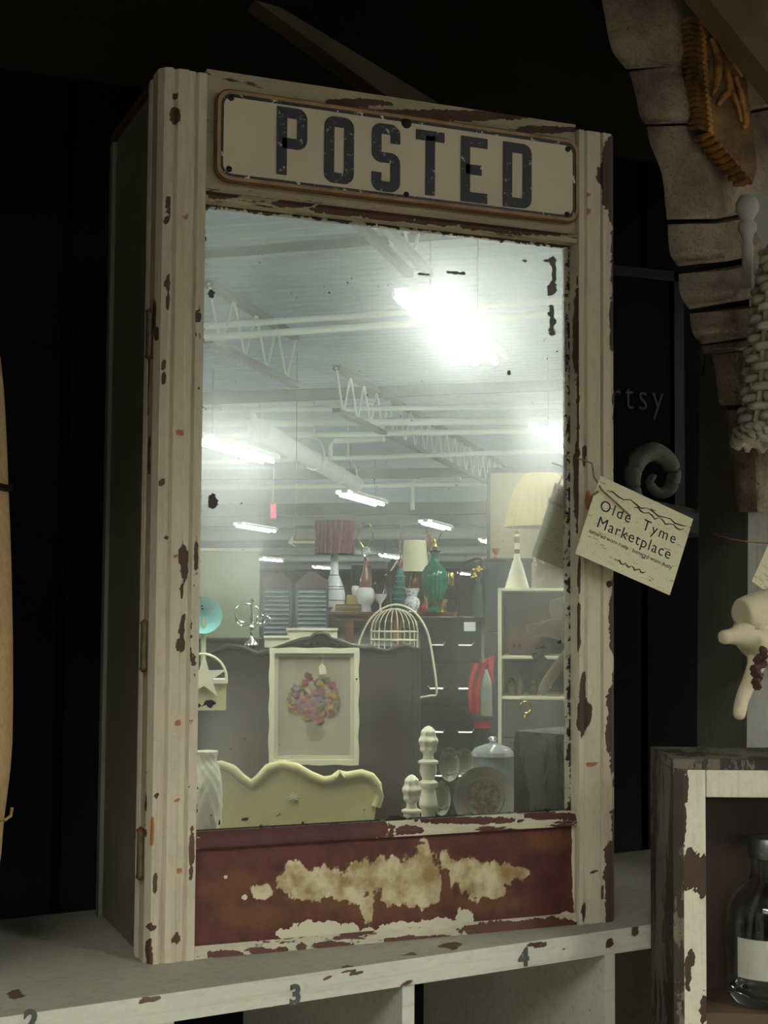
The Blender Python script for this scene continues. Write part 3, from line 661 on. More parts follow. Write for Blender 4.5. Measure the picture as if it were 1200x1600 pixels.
for Ls_, Rs_ in secs:
    la = [tuple(v)[:2] for v in cr_pts([(x,y,0) for x,y in Ls_], 5)]; ra = [tuple(v)[:2] for v in cr_pts([(x,y,0) for x,y in Rs_], 5)]
    V = []; m_ = len(la); W6 = 6
    for i in range(m_):
        f = i/(m_-1); bul = -.010*math.sin(pi*min(1, f*1.15)**1.4)*1.0 - .004*f
        for j in range(W6+1):
            g = j/W6; x = la[i][0]*(1-g)+ra[i][0]*g; y = la[i][1]*(1-g)+ra[i][1]*g
            edge_ = .004*(1 if j in (0, W6) else 0)
            V.append(P(x, y, .105-.035*g+bul+edge_))
        V += [P(ra[i][0]+150, ra[i][1]-30, .16), P(la[i][0]+200, la[i][1]-30, .22), P(la[i][0]+6, la[i][1], .15)]
    C_ = W6+4; Fc = [(i*C_+j, i*C_+(j+1)%C_, (i+1)*C_+(j+1)%C_, (i+1)*C_+j) for i in range(m_-1) for j in range(C_)]
    Fc += [tuple(range(C_)), tuple((m_-1)*C_+j for j in range(C_))]
    mk('scroll_section', ([tuple(v) for v in V], Fc), M_corbel, t, world=True, smooth=True)
# post that carries the corbel
M_post = chippy('pale_grey_post_paint', s2l(150,150,138), s2l(80,66,52), .33, 16, (1,1,.4), attr=False)
struct('trim_3', hull8([P(1172,300,.10)+Vector((0,0,0)), P(1330,300,.10), P(1330,1480,.10), P(1165,1480,.10)], [P(1172,300,.10)+Vector((.02,.12,0)), P(1330,300,.10)+Vector((.02,.12,0)), P(1330,1500,.10)+Vector((.02,.12,0)), P(1165,1500,.10)+Vector((.02,.12,0))]), M_post)
# brown beam overhead
M_beam = plain('brown_roof_beam', s2l(120, 98, 74), .7, var=.3, scale=8, sc=(1,1,1))
a, b = P(1085,-30,.0), P(1290,200,.0)
mk('rafter', hull8([a, P(1165,-90,0), P(1400,170,0), P(1260,190,0)], [v+Vector((0,.03,0)) for v in (a, P(1165,-90,0), P(1400,170,0), P(1260,190,0))]), M_beam, label='light brown wooden rafter above the corbel', category='rafter')
a, b = P(425,22,.30), P(690,176,.30)
mk('rafter', hull8([P(398,0,.24), P(440,12,.24), P(684,160,.24), P(615,158,.24)], [P(398,0,.24)+Vector((0,.03,0)), P(440,12,.24)+Vector((0,.03,0)), P(684,160,.24)+Vector((0,.03,0)), P(615,158,.24)+Vector((0,.03,0))]), plain('dusty_brown_board', s2l(110,100,80), .7), label='dark slanting board behind the top of the cabinet', category='board')
# amber carved tile
M_amber = two('amber_glazed_carving', s2l(92, 58, 26), s2l(196, 140, 66), 34, .35, .7, .3)
M_ambface = two('brown_gilt_face', s2l(80, 60, 42), s2l(156, 116, 66), 30, .4, .75, .35)
t = thing('carved_tile', 'amber brown carved tile with rope edge, fixed on the corbel', 'carving', P(1130,160,.03))
face = [(1094,30),(1106,28),(1168,125),(1184,262),(1176,290),(1108,206)]
fr = [P(x,y,.035) for x,y in face]; bkp = [P(x-28,y+ (2 if i < 3 else -2),.065) for i,(x,y) in enumerate(face)]
nn = len(face)
mk('slab', (fr+bkp, [tuple(range(nn)), tuple(range(nn,2*nn))[::-1]]+[(i,i+nn,(i+1)%nn+nn,(i+1)%nn) for i in range(nn)]), M_ambface, t, world=True, bevel=.001)
def lerp2(a, b, f): return (a[0]+(b[0]-a[0])*f, a[1]+(b[1]-a[1])*f)
for i in range(20):                          # ribs of the rope edge
    f = (i+.5)/20; x, y = lerp2((1094,30),(1108,206), f)
    mk('rope_rib', tube([P(x-29,y,.068),P(x-14,y-4,.045),P(x+1,y,.030),P(x+6,y+6,.034)], [.0028,.0034,.003,.0015], 7), M_amber, t, world=True, smooth=True)
for i in range(9):
    f = (i+.5)/9; x, y = lerp2((1104,208),(1174,288), f)
    mk('rope_rib', tube([P(x-22,y+4,.062),P(x-8,y+2,.042),P(x+4,y-4,.032)], [.003,.004,.0022], 7), M_amber, t, world=True, smooth=True)
for pts in ([(1112,60),(1122,95),(1120,130),(1112,150)],[(1135,110),(1140,140),(1128,155),(1122,165)],[(1150,120),(1158,150),(1166,190),(1160,200)],[(1110,45),(1125,60),(1145,95),(1160,120)],[(1145,145),(1152,165),(1158,190)]):
    mk('relief_scroll', tube(cr_pts([P(x,y,.033) for x,y in pts]), cr_rad([.003]+[.004]*(len(pts)-2)+[.002]), 8), M_amber, t, world=True, smooth=True)
# white knob finial beside the corbel
M_white = plain('chalk_white_paint', s2l(190,188,176), .6, var=.1, scale=20)
p = P(1160, 330, .05)
t = thing('turned_finial', 'white turned knob finial below the amber tile', 'finial', P(1168, 400, .05))
def lz(prof, n=20): return lathe([(r*.00056, z*.00056) for r, z in prof], n)
mk('knob', lz([(0,118),(14,114),(22,100),(22,86),(14,74),(11,68),(17,60),(18,50),(12,40),(9,30),(11,10),(9,-60),(0,-62)]), M_white, t, smooth=True)
# wicker
M_wick = plain('white_painted_wicker', s2l(198, 194, 172), .6, var=.15, scale=60)
cxp = 1262
sil = [(330,62),(370,70),(430,82),(480,88),(530,94),(590,98),(620,101),(650,108),(672,114),(690,119)]
def silr(y):
    for (y0,r0),(y1,r1) in zip(sil, sil[1:]):
        if y <= y1: return r0+(r1-r0)*(y-y0)/(y1-y0)
    return sil[-1][1]
WY = -.02; kk = .00056
t = thing('wicker_basket', 'white woven wicker basket hanging at the right edge, above the second tag', 'basket', P(cxp, 690, WY))
b0 = t.location
def wz(y): return (690-y)*kk
NS = 20
for j in range(NS):
    a = 2*pi*j/NS
    if math.cos(a-pi) < -.35: continue
    pts = [(silr(y)*kk*math.cos(a), silr(y)*kk*math.sin(a), wz(y)) for y in range(335, 690, 25)]
    mk('stake', tube(pts, .0042, 6), M_wick, t, smooth=True)
ys = list(range(345, 672, 18))
for i, y in enumerate(ys):
    pts = [((silr(y)*kk+.0062*math.cos(NS/2*a+i*pi))*math.cos(a), (silr(y)*kk+.0062*math.cos(NS/2*a+i*pi))*math.sin(a), wz(y)) for a in [2*pi*j/120 for j in range(120)]]
    mk('weaver', tube(pts, .0046, 8, closed=True), M_wick, t, smooth=True)
for i in range(3):
    pts = [((120+3*i)*kk*math.cos(a)+.003*math.cos(20*a+i*2), (120+3*i)*kk*math.sin(a), wz(672+9*i)+.003*math.sin(20*a+i*2)) for a in [2*pi*j/160 for j in range(160)]]
    mk('braided_rim', tube(pts, .0038, 6, closed=True), M_wick, t, smooth=True)
mk('hanging_loop', tube([(0,0,wz(330)),(0,.0,wz(150))], .002, 6), M_twine, t)
mk('top_hoop', tube([(silr(335)*kk*math.cos(a), silr(335)*kk*math.sin(a), wz(335)) for a in [2*pi*j/40 for j in range(40)]], .004, 6, closed=True), M_wick, t)
mk('crossbar', tube([(-silr(335)*kk,0,wz(335)),(silr(335)*kk,0,wz(335))], .003, 6), M_wick, t)
# cloth rabbit: one continuous skinned body
def skinned(name, verts, edges, radii, mat, parent, sub=2, root=0):
    me = bpy.data.meshes.new(name); me.from_pydata([tuple(v) for v in verts], edges, []); me.materials.append(mat)
    o = bpy.data.objects.new(name, me); COL.objects.link(o); o.parent = parent
    md = o.modifiers.new('skin', 'SKIN'); md.use_smooth_shade = True
    for i, r in enumerate(radii): me.skin_vertices[0].data[i].radius = (r, r)
    me.skin_vertices[0].data[root].use_root = True
    s_ = o.modifiers.new('sub', 'SUBSURF'); s_.levels = s_.render_levels = sub
    return o
M_cloth = plain('cream_muslin', s2l(196, 184, 154), .9, var=.12, scale=60, bs=.4, bd=.001)
def K(px, py, Y): return P(px, py, Y)
t = thing('cloth_rabbit', 'cream muslin stuffed rabbit hanging by the post, arm out and leg dangling', 'stuffed toy', K(1190, 1010, -.14))
vs = [K(1200,1000,-0.148),K(1195,965,-0.148),K(1190,945,-0.153),K(1230,940,-0.148),K(1160,955,-0.153),K(1170,990,-0.153),K(1145,994,-0.158),K(1126,996,-0.163),K(1185,1030,-0.148),K(1172,1062,-0.153),K(1158,1095,-0.158),K(1154,1125,-0.163),K(1225,1050,-0.148),K(1230,1120,-0.148)]
ed = [(0,1),(1,2),(2,3),(2,4),(0,5),(5,6),(6,7),(0,8),(8,9),(9,10),(10,11),(0,12),(12,13)]
rd = [.024,.028,.020,.0165,.012,.015,.0068,.0066,.0082,.0068,.0063,.0055,.008,.007]
skinned('body', [v - t.location for v in vs], ed, rd, M_cloth, t)
mk('dried_sprig', cat(*[tube([K(1188+random.uniform(-6,8),1012+i*6,-.176), K(1182+random.uniform(-8,14),1018+i*7,-.183)], [.002,.004], 6) for i in range(9)]), plain('dried_brown_berries', s2l(70,44,36), .7), t, world=True, kind='stuff')
# crate
M_crate = chippy('white_crate_paint', s2l(212, 206, 182), s2l(74, 52, 36), .29, 22, (1,1,1))
M_crside = chippy('worn_crate_side', s2l(104,98,80), s2l(48,38,28), .50, 22, (1,1,.4), attr=False)
cy = -.138
p0 = P(1068, 1203, cy); ang = -yaw
t = thing('wooden_crate', 'white chipped open wooden crate standing at the lower right corner', 'crate', (p0.x, p0.y, p0.z))
t.rotation_euler = (0, 0, ang)
dist = (p0-CAM).dot(Fw); kc = dist/FPX
ws, hs = 34*kc, 42*kc; CH = 760*kc; CW = 420*kc; CD = .105
def kcw(pts): return pts
o = mk('left_stile', cat(grid(lambda u, v: (ws*u, 0, -CH*(1-v)+.0), 12, 200), box(0, ws, .0008, .016, -CH, 0)), M_crate, t)
me = o.data; a_ = me.attributes.new('wear', 'FLOAT', 'POINT'); mw = Matrix.Translation(t.location) @ Matrix.Rotation(ang, 4, 'Z')
for i, v in enumerate(me.vertices):
    x, y = proj(mw @ v.co); best = 0
    for bx_, by_, rx, ry in ((1085,1363,24,26),(1098,1390,8,10),(1070,1230,5,25),(1068,1280,4,30),(1080,1500,5,14),(1100,1575,6,22),(1078,1345,8,18),(1075,1520,5,25)):
        best = max(best, min(1, (1.45+.5*noise.noise(Vector((x*.12, y*.12, 2)))+.4*noise.noise(Vector((x*.4, y*.3, 5)))-math.hypot((x-bx_)/rx, (y-by_)/ry))/.8))
    a_.data[i].value = max(0, best)
mk('top_rail', box(ws+.0006, CW, 0, .016, -hs, 0), M_crate, t, bevel=.0008)
mk('top_board', box(-.009, CW, .0, CD, .0, .009), M_crside, t, bevel=.0008)
mk('side_board', box(-.009, 0, .0, CD, -CH, 0), M_crside, t)
mk('right_stile', box(CW-ws, CW, 0.0165, .03, -CH, -.0005), M_crate, t)
mk('back_board', box(0, CW, CD-.01, CD, -CH, 0), M_darkwood, t)
zf = -(1585-1203)*kc
mk('floor_board', box(0, CW, .017, CD-.01, zf-.012, zf), plain('brown_crate_floor', s2l(84,66,48), .6), t)
mk('leg', box(0, .03, .03, .06, -t.location.z, -CH), M_crside, t); mk('leg', box(CW-.03, CW, .03, .06, -t.location.z, -CH), M_crside, t)
mk('leg', box(0, .03, CD-.04, CD-.01, -t.location.z, -CH), M_crside, t); mk('leg', box(CW-.03, CW, CD-.04, CD-.01, -t.location.z, -CH), M_crside, t)
# jar in the crate
M_jar, jt, jo = nmat('thick_clear_glass'); pbr(jt, jo, (.86,.90,.88), .03, trans=1.0, ior=1.45)
jl = mw @ Vector(((1226-1068)*kc, .056, zf+.0005))
t2 = thing('glass_jar', 'squat clear glass jar with a pale label, standing in the crate', 'jar', jl)
jr = .038
mk('jar_body', lathe([(0,0),(jr*.8,0),(jr*.96,.008),(jr,.022),(jr,.062),(jr*.93,.082),(jr*.72,.098),(jr*.45,.107),(jr*.40,.112),(jr*.40,.125),(jr*.37,.125),(jr*.37,.111),(jr*.42,.104),(jr*.69,.095),(jr*.89,.080),(jr*.95,.061),(jr*.95,.023),(jr*.9,.012),(0,.006)], 40), M_jar, t2, smooth=True)
a0 = math.atan2(CAM.y-jl.y, CAM.x-jl.x)
mk('paper_label', cat(*[hull8([(jr*1.004*math.cos(a), jr*1.004*math.sin(a), z) for a, z in ((a0-.75+i*.1,.026),(a0-.65+i*.1,.026),(a0-.65+i*.1,.06),(a0-.75+i*.1,.06))], [(jr*1.012*math.cos(a), jr*1.012*math.sin(a), z) for a, z in ((a0-.75+i*.1,.026),(a0-.65+i*.1,.026),(a0-.65+i*.1,.06),(a0-.75+i*.1,.06))]) for i in range(11)]), plain('pale_label_paper', s2l(176,178,160), .7, var=.08), t2, label='pale paper label')
mk('jar_lid', lathe([(0,.1255),(jr*.44,.1255),(jr*.46,.129),(jr*.46,.140),(jr*.42,.143),(0,.144)], 30), plain('zinc_lid', s2l(120,122,120), .4, .8), t2, smooth=True)

# dark shelf behind with chalkboard and plaster scroll
zsh = P(1050, 818, .42).z
mk('wall_shelf', box(P(905,818,.42).x, P(1150,818,.36).x, .33, YB-.012, zsh-.016, zsh), plain('grey_shelf_board', s2l(104,102,92), .6), label='dark grey wall shelf behind the shop tag', category='shelf')
t = thing('chalkboard_sign', 'black chalkboard with faint white lettering, leaning behind the cabinet', 'sign', (P(1000,700,.5).x, .5, zsh))
bx0, bx1 = P(905,700,.5).x, P(1062,700,.5).x; bz1 = P(1000,420,.5).z
mk('board', box(bx0, bx1, .5, .508, zsh, bz1), M_black, t, world=True)
M_bfr = plain('slate_blue_frame', s2l(26,28,32), .6)
mk('frame', cat(box(bx1-.012, bx1+.004, .494, .51, zsh, bz1), box(bx0, bx1, .494, .51, bz1-.014, bz1), box(bx0, bx1, .494, .51, zsh, zsh+.012)), M_bfr, t, world=True)
p = P(985, 618, .499); V, Fc = text_mesh('artsy', .056, .0003, -.0006, 1.25)
xm = max(v[0] for v in V); xe = P(1040,620,.499).x
mk('lettering', ([(xe - .004 - (xm - x)*.80, .4985 - z, p.z + y - .002) for x, y, z in V], Fc), plain('white_chalk', s2l(96,96,90), .9), t, world=True)
M_plas = plain('grey_white_plaster', s2l(150,150,140), .8, var=.2, scale=40)
t = thing('plaster_scroll', 'whitish plaster scroll ornament on the dark shelf behind the shop tag', 'ornament', (P(1030,790,.42).x, .42, zsh))
def WP(px, py, Y=.42): return P(px, py, Y)
pts = [WP(1010,795),WP(992,770),WP(988,740),WP(1000,715),WP(1022,706),(WP(1045,722)),WP(1052,745),WP(1045,765),WP(1028,770),WP(1015,755),WP(1022,742)]
mk('volute', tube(cr_pts(pts), cr_rad([.004,.009,.012,.013,.013,.012,.010,.009,.007,.006,.004]), 12), M_plas, t, world=True, smooth=True)
mk('base_block', hull8([WP(1000,778,.40),WP(1110,800,.40),(WP(1110,800,.40).x,.40,zsh),(WP(1000,790,.40).x,.40,zsh)], [WP(1000,778,.40)+Vector((0,.05,0)),WP(1110,800,.40)+Vector((0,.05,0)),(WP(1110,800,.40).x,.45,zsh),(WP(1000,790,.40).x,.45,zsh)]), M_plas, t, world=True)
mk('small_leaf', tube([WP(1092,800,.40),WP(1096,780,.40),WP(1105,770,.40),WP(1110,790,.40)], [.006,.008,.006,.003], 8), M_plas, t, world=True, smooth=True)

# burlap dress form at the left edge
M_burlap = plain('tan_burlap', s2l(160, 132, 92), .9, var=.2, scale=180, bs=.5, bd=.001)
edge = [(560,2),(600,6),(640,9),(700,12),(760,14),(830,17),(900,19),(1000,21),(1100,21),(1160,20),(1200,17),(1240,12),(1280,7),(1330,3),(1400,-6),(1500,-40)]
by = -.02; ctr = P(-110, 1000, by); tb = thing('dress_form', 'tan burlap covered form, only its edge showing at the left of the picture', 'dress form', (ctr.x, by, ZS))
prof = [(.02, P(0,y,by).z-ZS) if x < -30 else (P(x,y,by).x-ctr.x-.001, P(0,y,by).z-ZS) for x, y in [(x, y) for y, x in edge]]
prof = [(r, z) for r, z in prof if z > .03][::-1]
prof = [(.0, .001), (.05, .001), (.05, .008), (.015, .014), (.014, prof[0][1]-.004)] + prof + [(prof[-1][0]*.6, prof[-1][1]+.02), (.03, prof[-1][1]+.03), (.025, prof[-1][1]+.07), (0, prof[-1][1]+.072)]
mk('form_body', lathe(prof, 40), M_burlap, tb, smooth=True)
zc = P(0,762,by).z - ZS
rc = P(15,762,by).x-ctr.x
mk('waist_cord', tube([(rc*1.0*math.cos(a), rc*1.0*math.sin(a), zc+.002*math.sin(3*a)) for a in [2*pi*j/48 for j in range(48)]], .003, 6, closed=True), M_bronze, tb)
mk('string_loop', tube([K(-5,1283,-.08)-tb.location, K(8,1281,-.09)-tb.location, K(17,1275,-.09)-tb.location, K(19,1262,-.09)-tb.location], .0012, 6), M_twine, tb)

# ------------------------------------------------------------------ the shop opposite, which the mirror shows
exec_reflected = True
M_cream = plain('cream_yellow_paint', s2l(214, 204, 146), .5, var=.08, scale=10)
M_creamw = plain('cream_white_paint', s2l(232, 228, 196), .5, var=.08, scale=20)
M_dwood = plain('grey_brown_stained_wood', s2l(60, 50, 44), .45, var=.55, scale=10, sc=(.15,1,1))
M_dk = plain('near_black_wood', s2l(32, 34, 37), .45, var=.3, scale=8)
M_slate = plain('slate_blue_paint', s2l(58, 70, 76), .55, var=.15, scale=6)
M_slat = plain('pale_slate_slat', s2l(134, 150, 156), .5)
M_brown = plain('orange_brown_wood', s2l(126, 78, 50), .4, var=.3, scale=12, sc=(.2,1,1))
M_brass = plain('polished_brass', s2l(212, 184, 96), .25, 1.0, var=.2, scale=30)
M_silverm = plain('polished_silver', s2l(220, 222, 205), .18, 1.0, var=.1, scale=30)
M_grn = plain('green_glaze', s2l(26, 110, 74), .12, var=.3, scale=14)
M_wht = plain('white_glaze', s2l(222, 226, 228), .15, var=.04, scale=10)
M_teal = plain('teal_opaline_glass', s2l(140, 208, 204), .2, var=.08, scale=10)
M_brg = plain('brown_glaze', s2l(128, 86, 66), .15, var=.3, scale=20)
M_maroon = two('maroon_cloth', s2l(84, 38, 52), s2l(150, 90, 104), 30, .45, .7, .8, (4,4,.2))
M_shade = plain('cream_lampshade', s2l(226, 222, 184), .8, var=.06, scale=10)
M_dgrn = plain('dark_green_cloth', s2l(36, 56, 48), .8)
M_teg = plain('sea_green_glass', s2l(70, 120, 116), .1, var=.25, scale=18)
M_red = plain('red_cloth', s2l(200, 44, 56), .8, var=.25, scale=20)
M_clear, ct, cto = nmat('clear_pressed_glass'); pbr(ct, cto, (.93,.95,.92), .06, trans=.85, ior=1.45)
M_palegrn = plain('pale_green_partition', s2l(176, 184, 150), .7, var=.05, scale=3)
M_wire = plain('cream_wire', s2l(214, 208, 176), .5, .2)
M_bluew = two('blue_and_white_glaze', s2l(236,238,240), s2l(56,74,130), 60, .55, .60, .15)
M_sage = plain('grey_sage_boards', s2l(92, 92, 82), .6, var=.25, scale=6)

def revolve(o, name, cx, pts, mat, px0, py0, n=24, par=None, dy=0, wob=None, **kw):
    k = o['k']; pr = [(r*k, -(y-py0)*k) for r, y in pts]
    return mk(name, lathe(pr, n, -(cx-px0)*k, dy, wob), mat, par or o, smooth=True, **kw)
def flat(o, name, pts, mat, px0, py0, y0, y1, bevel=0, par=None, **kw):
    return mk(name, prism(L(o, px0, py0, pts), y0, y1), mat, par or o, bevel=bevel, **kw)
def rect(a, b, c, d): return [(a,b),(c,b),(c,d),(a,d)]
def wires(o, name, lines_, r, mat, px0, py0, y=0, par=None):
    k = o['k']
    for ln in lines_: mk(name, tube(cr_pts([(-(p[0]-px0)*k, (p[2] if len(p) > 2 else y), -(p[1]-py0)*k) for p in ln], 4), r, 6), mat, par or o, smooth=True)

# low counter along the aisle
ZC = .74
def vquad(D0, D1, x0, x1, z):
    pts = []
    for x, D in ((x0,D0),(x1,D0),(x1,D1),(x0,D1)):
        p = R(x, 1200, D); p.z = z; pts.append(p)
    return pts
t = thing('display_counter', 'long grey-brown low counter carrying the headboard and the glassware', 'counter', (0,0,0))
qa, qb = vquad(3.75, 4.42, 180, 1060, ZC-.03), vquad(3.75, 4.42, 180, 1060, ZC)
t.location = ((qa[0]+qa[2])/2); t.location.z = 0
mk('counter_top', hull8(qa, qb), M_dwood, t, world=True)
qa, qb = vquad(3.85, 4.36, 200, 1040, 0), vquad(3.85, 4.36, 200, 1040, ZC-.03)
mk('counter_body', hull8(qa, qb), M_dk, t, world=True)

# yellow headboard
t = rthing('headboard', 'cream yellow curved headboard with a rounded moulding, bottom left of the mirror', 'headboard', 450, 1290, 4.22, z=ZC)
y0p = 952 + (EYE-ZC)*FPX/4.22
crv = [(250,1215),(290,1196),(318,1200),(345,1197),(362,1203),(378,1218),(392,1226),(404,1218),(418,1202),(440,1196),(462,1201),(485,1214),(505,1222),(520,1220),(530,1212),(542,1215),(565,1211),(580,1216),(590,1228),(593,1245),(588,1262),(584,y0p-7)]
flat(t, 'panel', [(250,y0p)]+crv+[(584,y0p)], M_cream, 450, y0p, .01, .035)
k = t['k']; mk('moulding', tube([(-(x-450)*k, 0.012, -(y-y0p)*k) for x, y in crv[:-1]], .0145, 10), M_cream, t, smooth=True)
mk('crest_ornament', tube([(-(526-450)*k, 0.0, -(1216-y0p)*k), (-(531-450)*k, 0, -(1208-y0p)*k), (-(538-450)*k, 0, -(1216-y0p)*k)], [.006,.009,.005], 8), M_cream, t, smooth=True)
mk('applied_motif', cat(*[tube([(-(458-450)*k, 0.006, -(1246-y0p)*k), (-(458-450)*k+.018*math.cos(a), .004, -(1246-y0p)*k+.012*math.sin(a))], [.004,.0015], 6) for a in [pi*i/4 for i in range(8)]]), M_creamw, t, smooth=True)

# finials
def finial(px, top, D, label, seg):
    t = rthing('bedpost_finial', label, 'finial', px, 1290, D, 'cream carved finials', z=ZC)
    yb = 952 + (EYE-ZC)*FPX/D; s = seg
    bud = [(0,top),(5.5*s,top+3),(9.5*s,top+10),(12*s,top+19),(12.5*s,top+28),(11*s,top+37),(8*s,top+43),(7*s,top+46)]
    bud = [(v.x, v.y) for v in cr_pts([(r, y, 0) for r, y in bud[::-1]], 5)]
    revolve(t, 'pineapple', px, bud, M_creamw, px, yb, 48, wob=lambda a, i: 1+(.17*math.sin(4*a+i*.36)*math.sin(4*a-i*.36) if 5 < i < 28 else 0))
    stem = [(7*s,top+46),(8*s,top+52),(14*s,top+55),(14*s,top+58),(11*s,top+60),(12*s,top+72),(9*s,top+80),(8*s,top+84),(13*s,top+88),(13*s,top+94),(9*s,top+98),(12*s,top+115),(13*s,top+122),(12*s,top+126),(9*s,top+130),(12*s,yb)]
    stem = [p for p in stem if p[1] < yb-2]+[(12*s,yb)]
    revolve(t, 'turned_post', px, stem[::-1], M_creamw, px, yb)
finial(669, 1134, 4.0, 'taller cream carved finial standing left of the glass plate', 1.15)
finial(643, 1210, 3.92, 'shorter cream carved finial beside the taller one', 1.12)

t = rthing('textured_vase', 'cream knobbly glass vase, bottom left corner of the mirror', 'vase', 322, 1290, 4.0, z=ZC)
yb = 952 + (EYE-ZC)*FPX/4.0
revolve(t, 'vase_body', 322, [(v.x, v.y) for v in cr_pts([(16,yb,0),(20,yb-8,0),(24,1270,0),(24,1230,0),(20,1205,0),(15,1190,0),(17,1176,0),(15,1175,0)], 4)], M_creamw, 322, yb, 60, wob=lambda a, i: 1+.09*math.sin(9*a)*math.sin(i*1.6))
mk('rim', tube([(16*t['k']*math.cos(a), 16*t['k']*math.sin(a), (yb-1176)*t['k']) for a in [2*pi*i/30 for i in range(30)]], .003, 6, closed=True), M_creamw, t)

# glass plate, cake stand, ironstone plates
def plate(px, py, r, D, label, m, sx=1.0, motif=None):
    t = rthing('display_plate', label, 'plate', px, py+r, D); k = t['k']; base = py+r
    zb = t.location.z; t.location.z = ZC + .003; y0 = 952 + (EYE-ZC)*FPX/D
    hc = (y0-py)*k
    V, Fc = lathe([(0,.004),(r*.55*k,.004),(r*.62*k,.0),(r*.97*k,-.012),(r*k,-.014),(r*k,-.011),(r*.62*k,.005),(0,.008)], 40, wob=lambda a, i: 1+(.012*math.cos(24*a) if i in (3,4,5) else 0))
    V = [(x*sx, z, y+hc) for x, y, z in V]
    mk('plate_body', (V, Fc), m, t, smooth=True)
    V, Fc = tube([(r*.62*k*sx*math.cos(a), -.002, hc+r*.62*k*math.sin(a)) for a in [2*pi*i/36 for i in range(36)]], .0022, 6, closed=True)
    mk('inner_rim', (V, Fc), m, t, smooth=True)
    for q in range(4):
        a = pi/2*q+pi/4; cx_, cz_ = r*.8*k*math.cos(a)*sx, r*.8*k*math.sin(a)+hc
        mk('pressed_motif', tube([(cx_+r*.12*k*math.cos(b), -.009, cz_+r*.12*k*math.sin(b)) for b in [2*pi*i/14 for i in range(14)]], .0015, 5, closed=True), m, t)
    if motif: mk('printed_centre', lathe([(0,-.0),(r*.55*k,0)], 30) if False else ([(v[0]*sx, .003, v[1]+hc) for v in lathe([(r*.5*k,0),(0.0001,0)], 30)[0]], lathe([(r*.5*k,0),(.0001,0)], 30)[1]), motif, t)
    mk('easel', cat(tube([(-r*.5*k,.0,.0),(-r*.5*k,-.02,.0),(-r*.5*k,-.024,.02)], .002, 5), tube([(r*.5*k,.0,.0),(r*.5*k,-.02,.0),(r*.5*k,-.024,.02)], .002, 5), tube([(0,.05,0),(0,.01,hc)], .002, 5), tube([(-r*.5*k,0,.002),(0,.05,.002),(r*.5*k,0,.002)], .002, 5)), M_bronze, t)
M_plate = plain('cloudy_pressed_glass', s2l(190,184,160), .12, trans=.35, var=.1)
M_pinkm = two('pinkish_flower_print', s2l(160,124,96), s2l(206,190,154), 80, .42, .6, .4)
plate(757, 1247, 49, 4.05, 'round clear pressed glass plate with a flower centre, in front of the glass tureen', M_plate, motif=M_pinkm)
M_iron = plain('grey_cream_ironstone', s2l(150,148,122), .4, var=.15, scale=30)
plate(702, 1195, 26, 4.25, 'oval cream relief plate behind the taller finial', M_iron, .62)
plate(726, 1192, 22, 4.33, 'second oval relief plate, between the first oval plate and the glass tureen', M_iron, .7)
plate(690, 1248, 26, 4.11, 'oval relief plate low behind the taller finial', M_iron, .55)
t = rthing('glass_tureen', 'lidded clear glass tureen behind the round glass plate', 'tureen', 772, 1290, 4.2, z=ZC)
yb = 952 + (EYE-ZC)*FPX/4.2
revolve(t, 'bowl', 772, [(22,yb),(30,yb-6),(33,1245),(33,1205),(32,1180),(30,1180),(31,1240),(20,yb-8),(0,yb-8)], plain('frosted_grey_glass', s2l(150,160,160), .2, trans=.4), 772, yb)
lid = revolve(t, 'lid', 770, [(34,1180),(34,1176),(28,1168),(14,1163),(6,1161),(4,1158),(8,1155),(6,1151),(0,1150)], M_clear, 772, yb)
# dark carved headboard with the painting
t = rthing('carved_headboard', 'dark grey-brown carved wooden headboard behind the flower painting', 'headboard', 520, 1290, 5.6, z=0)
y0 = 952 + EYE*FPX/5.6
crest = [(300,1035),(330,1020),(352,1010),(375,1012),(400,1022),(430,1014),(452,1006),(470,1000),(484,998),(490,992),(500,990),(510,993),(515,999),(530,1003),(548,1010),(566,1013),(580,1011),(590,1016),(604,1018),(618,1012),(632,1008),(644,1012),(650,1020)]
flat(t, 'board', [(300,y0)]+crest+[(650,y0)], M_dwood, 520, y0, 0, .03)
k = t['k']
mk('crest_moulding', tube([(-(x-520)*k, -.005, -(y-y0)*k) for x, y in crest], .009, 8), M_dwood, t, smooth=True)
for x in (300, 650): flat(t, 'post', rect(x-6,1020 if x==300 else 1012,x+6,y0), M_dwood, 520, y0, -.02, .05, .004)
mk('applied_carving', cat(*[tube([(-(500+dx-520)*k, -.004, -(1002+abs(dx)*.12-y0)*k), (-(500+dx*1.6-520)*k, -.008, -(1006+abs(dx)*.1-y0)*k)], [.010,.004], 8) for dx in (-28,-16,-6,6,16,28)]), M_dwood, t, smooth=True)
t = rthing('flower_painting', 'painting of a pink and yellow bouquet in a cream frame, hung on the dark headboard', 'painting', 490, 1193, 5.40)
k = t['k']
wv = lambda a, b, n, ax: [((a[0]+(b[0]-a[0])*i/n) + (ax[0]*(.8*math.sin(i*.95))), (a[1]+(b[1]-a[1])*i/n) + (ax[1]*(.7*math.sin(i*.9)))) for i in range(n)]
outer = wv((420,1013),(560,1013),20,(0,1)) + wv((560,1013),(560,1194),24,(1,0)) + wv((560,1194),(420,1194),20,(0,1)) + wv((420,1194),(420,1013),24,(1,0))
def inn(m): return [(min(max(x,420+m),560-m) , min(max(y,1013+m),1194-m)) for x, y in outer]
def ring2(o_, i_, y0, y1):
    return ring(L(t, 490, 1193, o_), L(t, 490, 1193, i_), y0, y1)
mk('frame', ring2(outer, inn(8), -.035, 0), M_creamw, t)
mk('inner_frame', ring2(inn(8), inn(14), -.022, 0), plain('frame_cream_slip', s2l(206,202,172), .5, var=.05), t)
